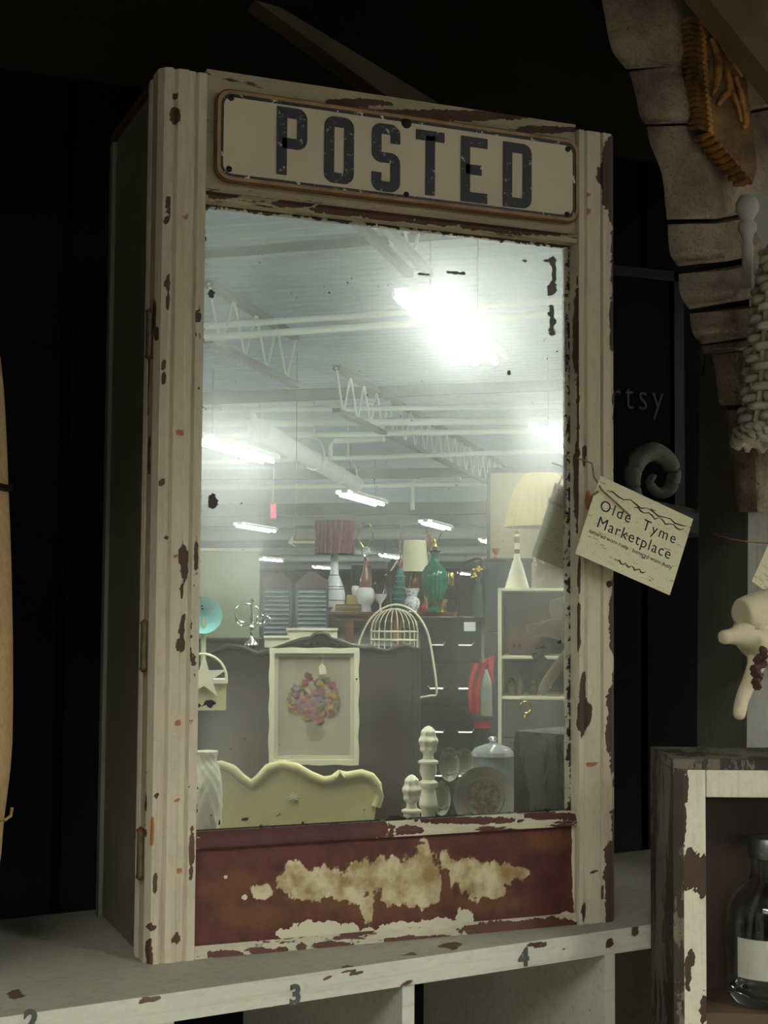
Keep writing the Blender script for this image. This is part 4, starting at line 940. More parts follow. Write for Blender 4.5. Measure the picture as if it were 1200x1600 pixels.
flat(t, 'canvas', rect(433,1026,547,1181), plain('beige_canvas', s2l(172,164,142), .8, var=.1, scale=12), 490, 1193, -.012, -.006)
cols = [(168,124,120),(158,84,88),(176,158,88),(146,136,148),(184,146,76),(140,104,108),(184,170,154),(122,88,86),(124,120,88)]
PM = [plain('paint_dab_%s' % n_, s2l(*c), .7, var=.2, scale=60) for n_, c in zip(('pink','rose','yellow','lilac','gold','mauve','white','plum','olive'), cols)]
random.seed(3)
for i in range(280):
    a = random.uniform(0, 2*pi); rr = math.sqrt(random.random()); x = 490+40*rr*math.cos(a); y = 1096+37*rr*math.sin(a)*(1 if math.sin(a) < 0 else .85)
    if y > 1114 and abs(x-490) > 30-(y-1114): continue
    s_ = random.uniform(2.6, 6.2); rot = random.uniform(0, pi); n_ = 9; el = random.uniform(.4, .8)
    poly = []
    for j in range(n_):
        q = 2*pi*j/n_; u_, v_ = s_*math.cos(q)*random.uniform(.55,1.3), s_*el*math.sin(q)*random.uniform(.55,1.3); poly.append((x+u_*math.cos(rot)-v_*math.sin(rot), y+u_*math.sin(rot)+v_*math.cos(rot)))
    ci = random.choice([0,5,6,0,3]) if rr < .4 else random.choice([0,1,2,3,4,5,7,8,8,6])
    mk('paint_dab', prism(L(t,490,1193,poly), -.0122-.00002*i, -.0118), PM[ci], t)
for (x,y,c) in ((461,1074,3),(477,1066,1),(498,1068,2),(518,1070,1),(521,1088,4),(517,1112,7),(500,1126,1),(468,1108,5),(481,1055,7),(510,1062,8)):
    poly = [(x+6.5*math.cos(2*pi*j/9)*random.uniform(.5,1.2), y+6.5*math.sin(2*pi*j/9)*random.uniform(.5,1.2)) for j in range(9)]
    mk('paint_dab', prism(L(t,490,1193,poly), -.0180, -.0118), PM[c], t)
flat(t, 'painted_vase', [(480,1130),(503,1130),(508,1148),(500,1158),(484,1158),(478,1146)], plain('greyish_green_dab', s2l(152,146,120), .8), 490, 1193, -.0125, -.011)
mk('price_ticket', cat(prism(L(t,490,1193,[(497,1042),(502,1036),(508,1042),(509,1053),(498,1054)]), -.0375, -.0365), tube([(-(503-490)*k,-.037,(1193-1013)*k),(-(503-490)*k,-.0372,(1193-1038)*k)], .0008, 5)), M_creamw, t)

# star box at the left
t = rthing('star_box', 'cream arched wooden box with a star ornament, left edge of the mirror', 'box', 318, 1110, 4.9)
base = 1110
arch = [(278,1110),(278,1060)]+[(315-38*math.cos(math.radians(a)), 1060-38*math.sin(math.radians(a))) for a in range(0,181,12)]+[(353,1110)]
flat(t, 'box_front', [(278,1110),(278,1068),(353,1068),(353,1110)], M_cream, 318, 1110, 0, .10)
k = t['k']
mk('arch_hoop', tube([(-(x-318)*k, 0, -(y-1110)*k) for x, y in arch[1:-1]+[(353,1060),(353,1068)]], .005, 6), M_creamw, t)
star = []
for i in range(10):
    a = math.radians(-90+36*i); rr = 36 if i % 2 == 0 else 13; star.append((318+rr*math.cos(a), 1058+rr*math.sin(a)))
flat(t, 'star', star, M_creamw, 318, 1110, -.02, -.008)
flat(t, 'shelf_edge', rect(278,1062,354,1068), M_creamw, 318, 1110, -.015, .10)
mk('stand', prism(L(t,318,1110,rect(285,1110,348,1110+(t.location.z)/k)), .02, .09), M_dk, t)
# teal dish on a pale stand
t = rthing('teal_glass_dish', 'teal opaline glass dish turned on its side, left edge of the mirror', 'dish', 318, 985, 5.3)
k = t['k']
V, Fc = lathe([(0,.05),(10*k,.045),(22*k,.02),(27*k,0),(29*k,-.004),(27*k,.004),(20*k,.03),(0,.056)], 30)
mk('dish_bowl', ([(x, z, y+24*k) for x, y, z in V], Fc), M_teal, t, smooth=True)
mk('stand', cat(tube([(0,.03,-t.location.z),(0,.03,20*k)], .01, 8), prism(L(t,318,985,rect(300,985+t.location.z/k-10,336,985+t.location.z/k)), -.02, .08)), M_palegrn, t)
# candelabra
t = rthing('candelabra', 'shiny silver candelabra with looping arms, in front of the pale green partition', 'candelabra', 393, 1008, 5.8)
k = t['k']
revolve(t, 'stem', 393, [(11,1008),(10,1004),(3,998),(2.5,985),(5,980),(2.5,975),(4,965),(2,958),(3,948),(2,940),(3.5,938),(0,934)], M_silverm, 393, 1008)
mk('foot_post', tube([(0,0,-t.location.z),(0,0,0)], .02, 10), M_dk, t)
lp_ = lambda cx, cy, rx, ry, a0, a1: [(cx+rx*math.cos(math.radians(a0+(a1-a0)*i/16)), cy+ry*math.sin(math.radians(a0+(a1-a0)*i/16))) for i in range(17)]
wires(t, 'arm', [lp_(383,958,16,15,20,330), lp_(398,962,8,14,-90,90), [(396,975),(408,968),(416,963),(422,968),(420,975)], [(390,975),(378,978),(370,972),(368,962)], lp_(408,968,7,7,0,300)], .0035, M_silverm, 393, 1008)
# pale green partition
def slab(name, label, cat_, rects, D, mat, thick=.05, px=None, tobase=True):
    x0, y0_, x1 = rects; px = (x0+x1)/2; k = D/FPX
    t = rthing(name, label, cat_, px, 952, D, z=0); yb = 952 + EYE/k
    flat(t, 'panel', rect(x0, y0_, x1, yb), mat, px, yb, 0, thick, .003)
    return t, px, yb
t, px, yb = slab('partition_panel', 'pale green partition panel left of the louvered shutters', 'partition', (230, 862, 405), 8.6, M_palegrn)
flat(t, 'cap_rail', rect(228,858,407,862), M_creamw, px, yb, -.02, .07)
# louvered shutters with scalloped top
t = rthing('louvered_shutters', 'pair of slate grey louvered shutters with curved brown tops', 'shutters', 458, 1000, 7.6, z=0); yb = 952+EYE/t['k']; k = t['k']
for x0, x1 in ((409,455),(461,513)):
    flat(t, 'shutter_frame', rect(x0,918,x0+4,yb), M_slate, 458, yb, 0, .03); flat(t, 'shutter_frame', rect(x1-4,918,x1,yb), M_slate, 458, yb, 0, .03)
    flat(t, 'head_panel', [(x0,920),(x0,912),(x0+8,903),(x0+18,896),(x0+24,893),(x1-18,896),(x1-8,904),(x1,910),(x1,920)], plain('brown_curved_top', s2l(86,70,66), .5), 458, yb, -.004, .028)
    y = 924
    for i in range(16):
        yy = y + i*7; xa_, xb_ = -(x0+4-458)*k, -(x1-4-458)*k
        zz = -(yy-yb)*k
        mk('slat', hull8([(xa_,-.006,zz-.010),(xb_,-.006,zz-.010),(xb_,-.006,zz-.005),(xa_,-.006,zz-.005)],[(xa_,.026,zz+.008),(xb_,.026,zz+.008),(xb_,.026,zz+.013),(xa_,.026,zz+.013)]), M_slat, t)
    flat(t, 'back_board', rect(x0,918,x1,yb), M_dk, 458, yb, .031, .036)
# white boxes
t = rthing('white_box', 'long white box lying in front of the shutters, above the dark crest', 'box', 488, 1004, 6.6)
flat(t, 'box_body', rect(449,984,527,1012), M_creamw, 488, 1004, 0, .15, .003); flat(t, 'box_lid', rect(447,982,528,985), M_creamw, 488, 1004, -.01, .16)
mk('support', prism(L(t,488,1004,rect(452,1012,524,1004+t.location.z/t['k'])), .01, .14), M_dk, t)
t = rthing('white_box', 'small pale box left of the long white box', 'box', 430, 1006, 6.3)
flat(t, 'box_body', rect(413,996,452,1012), M_creamw, 430, 1006, 0, .12, .003); flat(t, 'box_lid', rect(412,994,453,997), M_creamw, 430, 1006, -.01, .13)
mk('support', prism(L(t,430,1006,rect(415,1012,448,1006+t.location.z/t['k'])), .01, .11), M_dk, t)

# tall table with lamps
DT = 8.0
t = rthing('display_table', 'tall orange-brown display table covered with lamps and vases', 'table', 600, 956, DT, z=0); k = t['k']; yb = 952+EYE/k; ztab = R(600, 956, DT).z; tabr = t.rotation_euler[2]; tabl = t.location.copy()
ty = yb - ztab/k
flat(t, 'tabletop', rect(497,ty,712,ty+4), M_brown, 600, yb, -.28, .42, .003)
flat(t, 'apron', rect(502,ty+4,706,ty+13), M_brown, 600, yb, -.24, -.21)
for x in (547, 505, 700, 620): flat(t, 'leg', rect(x-6,ty+4 if x in (505,700) else ty+13,x+7,yb), M_brown, 600, yb, -.24, -.18, .004)
def on_table(name, label, cat_, px, D=None, group=None):
    """stand a thing on the table, at the column px of the mirror image"""
    D = D or DT; o = rthing(name, label, cat_, px, 956, D, group, z=ztab); return o, px, 952 + (EYE-ztab)/o['k']
def lamp_hw(o, px, yb, y, s=1.0):
    revolve(o, 'socket', px, [(2.5*s,y),(4*s,y-3*s),(4*s,y-10*s),(2*s,y-12*s),(1.5*s,y-18*s),(0,y-18*s)], M_brass, px, yb, 12)
def harp(o, px, yb, y, w, h):
    wires(o, 'harp', [[(px-2,y),(px-w,y-h*.4),(px-w*.8,y-h*.8),(px,y-h),(px+w*.8,y-h*.8),(px+w,y-h*.4),(px+2,y)]], .003, M_brass, px, yb)
o, px, yb = on_table('table_lamp', 'white gourd lamp with dark bands and a maroon crushed shade', 'lamp', 522, 7.85)
revolve(o, 'lamp_body', 522, [(14,yb),(15,yb-3),(17,938),(17,928),(15,918),(10,905),(7,898),(6,880),(6,864),(0,864)], M_wht, 522, yb)
for y, r in ((938.5,17.2),(921,15.8),(917,15.0),(899,7.6)): revolve(o, 'dark_band', 522, [(r,y+.6),(r+.4,y),(r,y-.6)], M_bronze, 522, yb)
V, Fc = lathe([(31*o['k'], (yb-866)*o['k']),(30*o['k'], (yb-840)*o['k']),(31*o['k'], (yb-814)*o['k']),(30.3*o['k'], (yb-814)*o['k']),(29.5*o['k'],(yb-840)*o['k']),(30.3*o['k'],(yb-866)*o['k'])], 60, wob=lambda a, i: 1+.02*math.sin(23*a))
mk('lamp_shade', (V, Fc), M_maroon, o, label='maroon crushed fabric drum shade'); lamp_hw(o, 522, yb, 864)
mk('spider', cat(tube([(0,0,(yb-846)*o['k']),(0,0,(yb-818)*o['k'])], .004, 5), tube([(-30*o['k'],0,(yb-818)*o['k']),(30*o['k'],0,(yb-818)*o['k'])], .003, 5)), M_brass, o)
o, px, yb = on_table('table_lamp', 'brown bottle lamp on a white round base with a glass knob on top', 'lamp', 571, 7.9)
revolve(o, 'lamp_base', 571, [(8,yb),(9,yb-4),(8,yb-8),(13,940),(15,930),(13,922),(9,918),(0,918)], M_wht, 571, yb)
revolve(o, 'lamp_neck', 571, [(9,918),(10,912),(9,905),(6,895),(3.5,885),(3,872),(4,870),(0,870)], M_brg, 571, yb)
revolve(o, 'glass_knob', 571, [(3,871),(6,867),(8,861),(6,856),(2,854),(0,854)], M_clear, 571, yb); harp(o, 571, yb, 858, 11, 42)
o, px, yb = on_table('filigree_tray', 'pierced greenish brass box lying on the table front', 'tray', 544, 7.72)
flat(o, 'tray_body', rect(524,yb-12,565,yb-1), M_brass, 544, yb, 0, .05, .002)
for x in range(527, 564, 4): revolve(o, 'pierced_boss', x, [(1.6,yb-8.5),(1.8,yb-7),(1.6,yb-5.5)], M_silverm, 544, yb, 8)
o, px, yb = on_table('brass_dish', 'small shining brass dish at the table corner', 'dish', 514, 7.75)
revolve(o, 'bowl', 514, [(3,yb),(2,yb-2),(5,yb-5),(6,yb-7),(5,yb-6),(0,yb-3)], M_brass, 514, yb)
o, px, yb = on_table('white_jar', 'small bright white jar behind the pierced brass box', 'jar', 556, 8.1)
flat(o, 'riser', rect(541,yb-26,562,yb), plain('ochre_box', s2l(180,160,90), .6), 556, yb, 0, .09, .003)
revolve(o, 'jar_body', 555, [(4.5,yb-26),(6,yb-30),(6.5,yb-36),(5.5,yb-40),(4,yb-41),(0,yb-41)], M_wht, 556, yb, dy=.045)
o, px, yb = on_table('green_drum_lamp', 'lamp with a dark green drum shade behind the brown bottle lamp', 'lamp', 564, 8.25)
revolve(o, 'shade', 564, [(17,910),(15.5,884),(15,884),(16.5,910)], M_dgrn, 564, yb); revolve(o, 'stem', 564, [(7,yb),(6,yb-3),(1.5,yb-6),(1.5,884),(0,884)], M_bronze, 564, yb)
for (x, h, w, m, lab) in ((586, 42, 6, M_brg, 'slender dark brown bottle beside the round white base'), (603, 55, 7, M_brg, 'taller dark brown bottle lamp left of the tiered green lamp')):
    o, px, yb = on_table('glass_bottle', lab, 'bottle', x, 7.95)
    revolve(o, 'bottle_body', x, [(w*.7,yb),(w,yb-3),(w,yb-h*.45),(w*.35,yb-h*.65),(w*.3,yb-h*.9),(w*.45,yb-h),(0,yb-h)], plain('dark_amber_glass', s2l(50,34,28), .08), x, yb)
    revolve(o, 'stopper', x, [(w*.3,yb-h),(w*.4,yb-h-3),(0,yb-h-5)], M_brass, x, yb, 10)
o, px, yb = on_table('white_dish', 'white footed dish between the two brown bottles', 'dish', 594, 7.8)
revolve(o, 'bowl', 594, [(4,yb),(4,yb-2),(1.5,yb-4),(1.5,yb-12),(9,yb-22),(11,yb-28),(10,yb-28),(0,yb-14)], M_wht, 594, yb)
o, px, yb = on_table('table_lamp', 'tiered sea green glass lamp, left of the blue and white jar', 'lamp', 625, 7.9)
pr = [(13,yb),(14,yb-3)]
for i in range(6):
    y = yb-5-i*9; w = 13-i*1.0; pr += [(w-2,y),(w+1,y-5),(w-3,y-8)]
pr += [(5,892),(3,888),(0,888)]
revolve(o, 'lamp_body', 625, pr, M_teg, 625, yb, 28); revolve(o, 'finial_knob', 625, [(3,888),(5,884),(4,878),(1,870),(1,820),(0,820)], M_brg, 625, yb, 10)
o, px, yb = on_table('blue_jar', 'small blue and white two lobed jar, left of the green lamp', 'jar', 644, 7.72)
revolve(o, 'jar_body', 644, [(8,yb),(7,yb-2),(11,yb-8),(12.5,yb-14),(11,yb-20),(7,yb-24),(9,yb-28),(11.5,yb-35),(11.8,yb-37),(10.5,yb-36),(0,yb-26)], M_bluew, 644, yb)
o, px, yb = on_table('table_lamp', 'lamp with a cream bell shade and amber glass base, behind the blue and white jar', 'lamp', 648, 8.15)
revolve(o, 'lamp_shade', 648, [(25,893),(21,880),(18.5,860),(17.5,844),(17.1,844),(18.1,860),(20.6,880),(24.6,893)], M_shade, 648, yb, 40)
revolve(o, 'lamp_base', 648, [(9,yb),(8,yb-4),(3,yb-12),(8,925),(9,912),(6,900),(2,893),(1.5,848),(0,846)], plain('amber_glass', s2l(130,80,30), .08, trans=.3), 648, yb)
mk('spider', tube([(-16*o['k'],0,(yb-846)*o['k']),(16*o['k'],0,(yb-846)*o['k'])], .003, 5), M_brass, o)
o, px, yb = on_table('table_lamp', 'tall fluted emerald green ceramic lamp with a brass socket', 'lamp', 679, 7.75)
revolve(o, 'lamp_body', 679, [(15,yb),(14,yb-3),(7,yb-8),(8,yb-12),(15,931),(19,918),(20.5,905),(19.5,895),(14,885),(7,878),(5.5,868),(8.5,862),(12,860.5),(10,860.5),(0,862)], M_grn, 679, yb, 48, wob=lambda a, i: 1+(.035*math.cos(14*a) if 3 < i < 9 else 0))
lamp_hw(o, 679, yb, 861, 1.1); wires(o, 'harp', [[(683,846),(686,840),(690,832)],[(675,846),(672,838),(674,828)]], .003, M_brass, 679, yb)
o, px, yb = on_table('brown_figurine', 'brown carved bird figurine on a tall stand behind the green lamp', 'figurine', 666, 8.38)
revolve(o, 'stand', 666, [(7,yb),(3,yb-6),(2.5,862),(4,860),(0,860)], M_brg, 666, yb)
revolve(o, 'bird_body', 667, [(3,862),(6,855),(6,846),(3,838),(3.5,834),(2,830),(0,829)], M_brg, 666, yb); mk('beak', tube([(-0*o['k'],0,(yb-834)*o['k']),(5*o['k'],0,(yb-833)*o['k'])], [.006,.001], 6), M_brg, o)
o, px, yb = on_table('brass_urn', 'brass footed bowl in front of the green lamp', 'urn', 690, 7.6)
revolve(o, 'bowl', 690, [(7,yb),(5,yb-3),(2,yb-6),(7,yb-12),(13,yb-20),(12,yb-20),(0,yb-10)], M_brass, 690, yb)
o, px, yb = on_table('ribbed_vase', 'black ribbed vase with a brass candle cup, right end of the table', 'vase', 709, 7.85)
pr = [(6,yb)]
for i in range(9): y = yb-2-i*4; pr += [(7.5,y),(9,y-2),(7.5,y-3.5)]
revolve(o, 'vase_body', 705, pr+[(4,yb-40),(0,yb-40)], plain('black_glaze', s2l(22,24,26), .1), 709, yb)
revolve(o, 'candle_cup', 705, [(3,yb-40),(5,yb-44),(5,yb-60),(4,yb-62),(0,yb-62)], M_brass, 709, yb)
o, px, yb = on_table('red_bauble', 'tiny red glass ball beside the blue and white jar', 'ornament', 662, 7.65)
revolve(o, 'ball', 662, [(1,yb),(4,yb-3),(5,yb-7),(3,yb-11),(0,yb-12)], M_red, 662, yb, 14); revolve(o, 'cap', 662, [(1,yb-12),(1,yb-14),(0,yb-14)], M_brass, 662, yb, 8)
o, px, yb = on_table('easel_mirror', 'small dark oval plaque tilted behind the tiered green lamp', 'plaque', 614, 8.2)
V, Fc = lathe([(0,0),(10*o['k'],0),(10.5*o['k'],.01),(0,.012)], 24)
mk('disc', ([(x*.75, z, y+(yb-884)*o['k']) for x, y, z in V], Fc), M_dgrn, o, smooth=True); mk('support_rod', tube([(0,.01,0),(0,.01,(yb-884)*o['k'])], .006, 6), M_bronze, o)
flat(o, 'pale_streak', [(609,892),(612,892),(621,878),(619,876)], M_creamw, 614, yb, -.006, -.001)

# birdcage
t = rthing('birdcage', 'domed cream wire birdcage with a tall carrying hoop, right of the flower painting', 'birdcage', 616, 1076, 6.2); k = t['k']
RC = 37
for i in range(22):
    a = 2*pi*i/22; pts = []
    for y, r in ((1076,RC),(1000,RC),(985,RC),(972,RC*.93),(962,RC*.75),(955,RC*.5),(951,RC*.15)):
        pts.append((r*k*math.cos(a), r*k*math.sin(a), (1076-y)*k))
    mk('bar', tube(pts, .0022, 5), M_wire, t, smooth=True)
for y in (1072, 1036, 1000, 987): mk('ring', tube([(RC*k*math.cos(a), RC*k*math.sin(a), (1076-y)*k) for a in [2*pi*i/32 for i in range(32)]], .0034, 5, closed=True), M_wire, t)
mk('floor', lathe([(0,0),(RC*k,0),(RC*k,.008),(0,.008)], 28), M_wire, t)
wires(t, 'hoop', [[(560,1010,-.03),(566,990,-.03),(578,968,-.03),(596,952,-.03),(616,945,-.03),(637,950,-.03),(655,965,-.03),(668,990,-.03),(676,1030,-.03),(682,1080,-.03),(672,1086,-.03),(648,1090,-.03)]], .005, M_wire, 616, 1076)
mk('stand', cat(tube([(0,0,-t.location.z),(0,0,0)], .03, 10), lathe([(0,-t.location.z),(.16,-t.location.z),(.15,-t.location.z+.03),(0,-t.location.z+.03)], 24)), M_dk, t)

# dark furniture behind
def dresser(name, label, x0, x1, ytop, D, mat, rows_, knob=True, depth=.45, cols_=1):
    px = (x0+x1)/2; t = rthing(name, label, 'cabinet', px, ytop, D, z=0); k = t['k']; yb = 952+EYE/k
    flat(t, 'carcass', rect(x0,ytop+2,x1,yb), mat, px, yb, 0, depth, .003)
    flat(t, 'top', rect(x0-3,ytop-1,x1+3,ytop+2.5), mat, px, yb, -.03, depth+.02, .003)
    hh = (1300-ytop)/rows_
    for i in range(rows_):
        for j in range(cols_):
            wj = (x1-x0)/cols_; a = x0+j*wj+3; b = x0+(j+1)*wj-3
            d = flat(t, 'drawer', rect(a,ytop+5+i*hh,b,ytop+hh+i*hh), mat, px, yb, -.018, 0.001, .004)
            for kx in ((a*.75+b*.25),(a*.25+b*.75)):
                zz = (yb-(ytop+5+i*hh+hh/2))*k
                mk('pull', tube([(-(kx-px)*k-.04,-.02,zz),(-(kx-px)*k-.03,-.04,zz-.012),(-(kx-px)*k+.03,-.04,zz-.012),(-(kx-px)*k+.04,-.02,zz)], .005, 6), M_silverm if knob else M_dk, d)
    return t
dresser('black_dresser', 'near-black chest of drawers right of the birdcage', 657, 752, 965, 6.9, M_dk, 5)
dresser('black_dresser', 'low near-black dresser below the display table', 545, 648, 1010, 7.0, M_dk, 4)
dresser('black_dresser', 'dark chest behind the left part of the carved headboard', 300, 440, 1000, 7.0, M_dwood, 4, depth=.3)
dresser('slate_cabinet', 'slate cabinet with a flat top behind the white cone lamp', 757, 830, 873, 8.0, M_slate, 2)
t = rthing('price_card', 'small white price card on the black chest', 'card', 733, 986, 6.84)
flat(t, 'card', rect(725,972,743,986), M_wht, 733, 986, -.004, -.002); flat(t, 'card_foot', rect(727,985,741,986), M_wht, 733, 986, -.012, -.002)
t = rthing('pink_cup', 'small pink footed cup on the slate cabinet', 'cup', 775, 872, 8.1); revolve(t, 'cup_bowl', 775, [(4,872),(3,870),(1.5,867),(5,863),(7,857),(6.5,857),(0,864)], plain('pink_glaze', s2l(190,100,100), .3), 775, 872)
t = rthing('arc_lamp', 'dark metal arc lamp with a small shade left of the slate cabinet', 'lamp', 716, 965, 7.1); k = t['k']
wires(t, 'arc_arm', [[(716,965),(716,905),(720,890),(728,880),(740,874),(750,873),(754,877)]], .007, M_bronze, 716, 965)
revolve(t, 'lamp_head', 754, [(9,890),(5,880),(3,874),(0,873)], M_bronze, 716, 965); revolve(t, 'foot', 716, [(8,965),(8,963),(0,962)], M_bronze, 716, 965)
t = rthing('yellow_flowers', 'small bunch of yellow flowers in a dark jar left of the slate cabinet', 'flowers', 746, 965, 7.0); k = t['k']
revolve(t, 'jar', 746, [(6,965),(8,955),(9,930),(6,915),(4,912),(0,912)], M_dgrn, 746, 965)
for i in range(9): revolve(t, 'flower', 741+random.uniform(-3,12), [(0,(yy:=885+random.uniform(0,22))),(3.2,yy-2),(2.2,yy-4),(0,yy-5)], plain('yellow_petal', s2l(216,190,60), .6) if i == 0 else bpy.data.materials['yellow_petal'], 746, 965, 10)
mk('stems', cat(*[tube([(0,0,(965-912)*k),(random.uniform(-.03,.03),0,(965-890)*k)], .003, 5) for _ in range(5)]), M_dgrn, t)

# beige partition wall and the white cubby shelf on the right
t, px, yb = slab('partition_panel', 'beige partition wall rising behind the white cone lamp', 'partition', (765, 735, 1150), 9.2, M_wallbeige)
flat(t, 'edge_post', rect(760,735,766,yb), M_sage, px, yb, -.01, .06)
DC = 5.05
t = rthing('open_shelf', 'grey-white open shelf unit at the right side of the mirror', 'shelf unit', 850, 920, DC, z=0); k = t['k']; yb = 952+EYE/k; SHZ = EYE-(920-952)*k
flat(t, 'top_board', rect(778,918,990,923), M_creamw, 850, yb, 0, .34, .002)
for x in (778, 984): flat(t, 'upright', rect(x,923,x+6,yb), M_creamw, 850, yb, 0, .34, .002)
for y in (1024, 1087): flat(t, 'shelf', rect(784,y,984,y+5), M_creamw, 850, yb, .002, .33, .002)
flat(t, 'back_board', rect(780,923,984,yb), M_sage, 850, yb, .335, .345); flat(t, 'door', rect(785,1092,984,1150), M_sage, 850, yb, .004, .02, .002)
flat(t, 'bottom_drawer', rect(785,1151,984,yb-10), M_sage, 850, yb, .004, .02, .002)
shl = t
def on_shelf(name, label, cat_, px, ybase, D, group=None):
    o = rthing(name, label, cat_, px, ybase, D, group); return o
o = on_shelf('brown_radio', 'brown rounded wooden box on the upper shelf of the open shelf unit', 'box', 815, 1023, DC+.08)
flat(o, 'cabinet_body', [(794,1022),(794,962),(800,955),(808,952),(850,952),(856,958),(858,1022)], plain('orange_brown_veneer', s2l(112,84,64), .5), 815, 1022.5, 0, .14, .004)
flat(o, 'face_disc', [(806+9*math.cos(a)+4, 962+6*math.sin(a)) for a in [2*pi*i/14 for i in range(14)]], M_sage, 815, 1022.5, -.008, .002)
for x in (803, 811): revolve(o, 'knob', x, [(0,1012),(3,1010),(3,1006),(0,1004)], M_brass, 815, 1022.5, 10)
for i, (x, h, w, m, lab) in enumerate(((800,22,7,M_sage,'squat grey-green jar on the second shelf'),(812,28,6,M_iron,'cream stoneware jug on the second shelf'),(833,20,8,M_dk,'dark round pot on the second shelf'))):
    o = on_shelf('stoneware_jar', lab, 'jar', x, 1085.6, DC+.08)
    revolve(o, 'jar_body', x, [(w*.7,1086.5),(w,1086.5-h*.4),(w*.9,1086.5-h*.7),(w*.5,1086.5-h*.85),(w*.6,1086.5-h),(w*.4,1086.5-h),(0,1086.5-h*.7)], m, x, 1086.5)
    revolve(o, 'lid', x, [(w*.6,1086.5-h),(w*.3,1086.5-h-3),(0,1086.5-h-4)], m, x, 1086.5)
o = rthing('shelf_ticket', 'small white price ticket hanging on the second shelf', 'ticket', 853, 1075, DC-.02); flat(o, 'card', rect(846,1064,861,1075), M_wht, 853, 1075, -.002, .0); wires(o, 'string', [[(846,1064),(843,1060),(842,1087)]], .001, M_twine, 853, 1075)
o = rthing('ring_knocker', 'bright brass ring pull hanging on the lower door of the open shelf', 'ring', 821, 1125, DC-.02); k = o['k']
wires(o, 'ring', [[(821+8.5*math.cos(a), 1105+9*math.sin(a)) for a in [2*pi*i/24 for i in range(25)]]], .0028, M_brass, 821, 1125); revolve(o, 'mount', 821, [(0,1125),(3,1123),(3.5,1120),(2,1117),(3,1115),(0,1114)], M_brass, 821, 1125, 12)
# lamps on top of the open shelf
def on_top(name, label, px, D): o = rthing(name, label, 'lamp', px, 918, D, z=SHZ+.001*0); return o
o = rthing('table_lamp', 'white cone shaped lamp base with a long neck, standing on the open shelf', 'lamp', 808, 918, DC+.27, z=EYE-(918-952)*shl['k']); k = o['k']; yb = 918
revolve(o, 'lamp_body', 810, [(19,yb),(19,yb-2),(13,895),(8,878),(5.5,872),(4,860),(4,835),(3,832),(0,832)], M_creamw, 810, yb, 32)
revolve(o, 'brown_neck', 810, [(4.4,876),(4.4,856)], M_brg, 810, yb, 16); revolve(o, 'brown_neck', 810, [(4.3,846),(4.3,836)], M_brg, 810, yb, 16)
lamp_hw(o, 810, yb, 833, 1.0)
o = rthing('table_lamp', 'clear brown bottle lamp beside the cone lamp on the open shelf', 'lamp', 860, 918, DC+.10, z=EYE-(918-952)*shl['k'])
revolve(o, 'lamp_body', 857, [(24,yb),(25,yb-4),(25,880),(20,866),(10,858),(6,850),(6,834),(7,832),(0,832)], plain('smoky_bottle_glass', s2l(150,140,120), .06, trans=.6), 857, yb, 32)
lamp_hw(o, 857, yb, 833, 1.0)
V, Fc = lathe([(57*o['k'],(yb-822)*o['k']),(52*o['k'],(yb-800)*o['k']),(42*o['k'],(yb-762)*o['k']),(26*o['k'],(yb-738)*o['k']),(25.5*o['k'],(yb-738)*o['k']),(41.5*o['k'],(yb-762)*o['k']),(51.4*o['k'],(yb-800)*o['k']),(56.4*o['k'],(yb-822)*o['k'])], 96, wob=lambda a, i: 1+.018*math.cos(32*a))
mk('lamp_shade', ([(x+14*o['k'], y, z) for x, y, z in V], Fc), plain('pleated_beige_shade', s2l(170,150,84), .8, var=.08), o, label='large pleated beige bell shade')
mk('spider', cat(tube([(0,0,(yb-815)*o['k']),(14*o['k'],0,(yb-742)*o['k'])], .003, 5), tube([(-11*o['k'],0,(yb-742)*o['k']),(39*o['k'],0,(yb-742)*o['k'])], .003, 5)), M_brass, o)
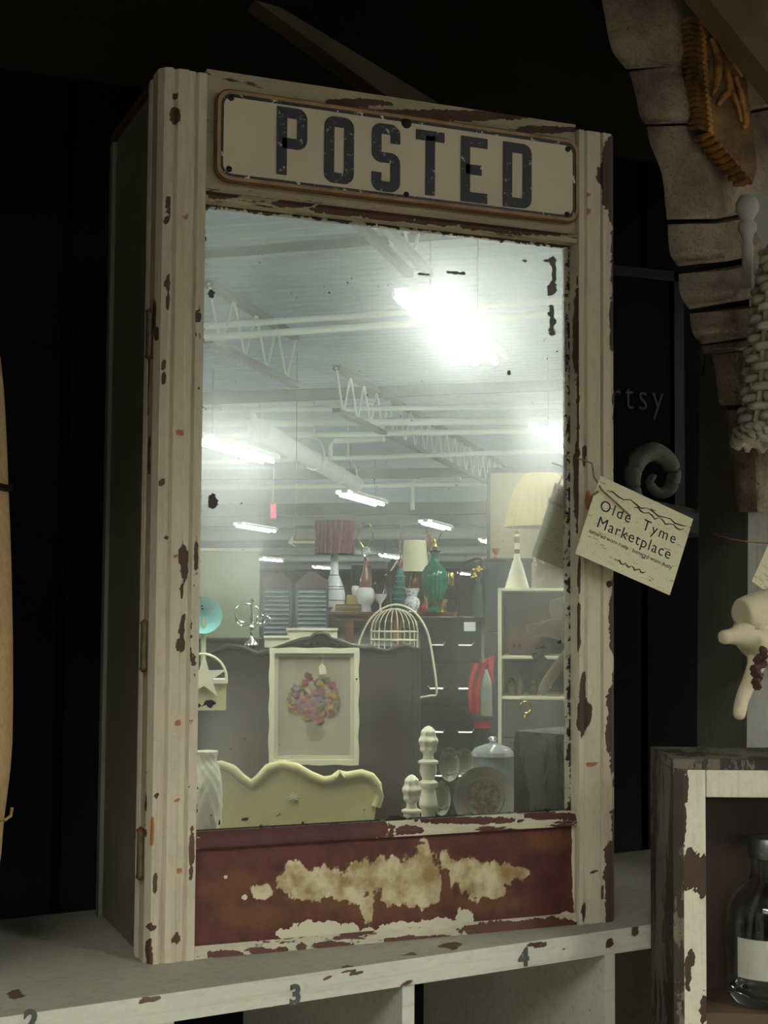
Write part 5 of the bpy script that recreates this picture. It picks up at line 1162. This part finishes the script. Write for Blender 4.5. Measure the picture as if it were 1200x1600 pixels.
# red cloth on a white mannequin stand
o = rthing('red_scarf', 'red cloth hanging folded in front of the black chest', 'cloth', 752, 1036, 6.0); k = o['k']
def scarf(u, v):
    y = 1036+78*v; cx_ = 752+(-6*v-6*math.sin(v*3)); w_ = 13-3*v
    return (-(cx_+w_*(2*u-1)-752)*k, .02*math.sin(u*14+v*3)-.02, -(y-1036)*k)
V, Fc = grid(scarf, 24, 18); V2 = [(x, y+.006, z) for x, y, z in V]; nV = len(V)
mk('cloth_fold', cat((V, Fc), (V2, Fc)), M_red, o, smooth=True)
mk('cloth_tail', cat(tube([(-4*k,-.02,0),(-14*k,-.02,10*k),(-16*k,-.02,-30*k)], [.012,.02,.008], 8)), M_red, o, smooth=True)
mk('hook', tube([(0,0,.0),(0,.04,.02),(0,.06,-o.location.z)], .005, 6), M_dk, o)
o = rthing('pale_bottle', 'pale grey bottle standing below the red cloth', 'bottle', 760, 1118, 5.9); k = o['k']
revolve(o, 'bottle_body', 760, [(9,1118),(9,1100),(9,1075),(7,1062),(3,1052),(2.5,1046),(0,1046)], plain('pale_grey_glass', s2l(150,160,150), .2), 760, 1118)
revolve(o, 'paper_band', 760, [(9.2,1116),(9.4,1104),(9.2,1104)], M_iron, 760, 1118)
flat(o, 'red_box', rect(742,1124,766,1136), M_red, 760, 1118, -.05, .08); mk('stand', prism(L(o,760,1118,rect(738,1118,770,1124)), -.06, .1), M_dk, o); mk('pedestal', prism(L(o,760,1118,rect(744,1136,766,1118+o.location.z/k)), -.04, .07), M_dk, o)
# exit sign and arrow sign
c = R(427, 798, 22)
t = thing('exit_sign', 'small red lit exit sign below the left light', 'sign', c, math.atan2((CAMR-c).x, -(CAMR-c).y))
mk('sign_box', box(-.05,.05,0,.05,-.12,.12), M_white, t); mk('red_face', box(-.03,.03,-.006,0,-.1,.1), emis('red_exit_light', (1,.05,.08), 1.2), t)
mk('rod', tube([(0,.02,.12),(0,.02,ZD-c.z)], .008, 6), M_steel, t)
c = R(462, 848, 16)
t = thing('arrow_sign', 'hanging cream arrow sign pointing left, beside the maroon shade', 'sign', c, math.atan2((CAMR-c).x, -(CAMR-c).y)); k = 16/FPX
mk('arrow', prism([(-(x-462)*k, -(y-848)*k) for x, y in [(449,848),(458,838),(458,845),(492,845),(492,849),(458,849),(463,855)]], 0, .02), M_creamw, t)
mk('wire', cat(tube([(0,.01,0),(0,.01,ZD-c.z)], .004, 5)), M_greysteel, t)
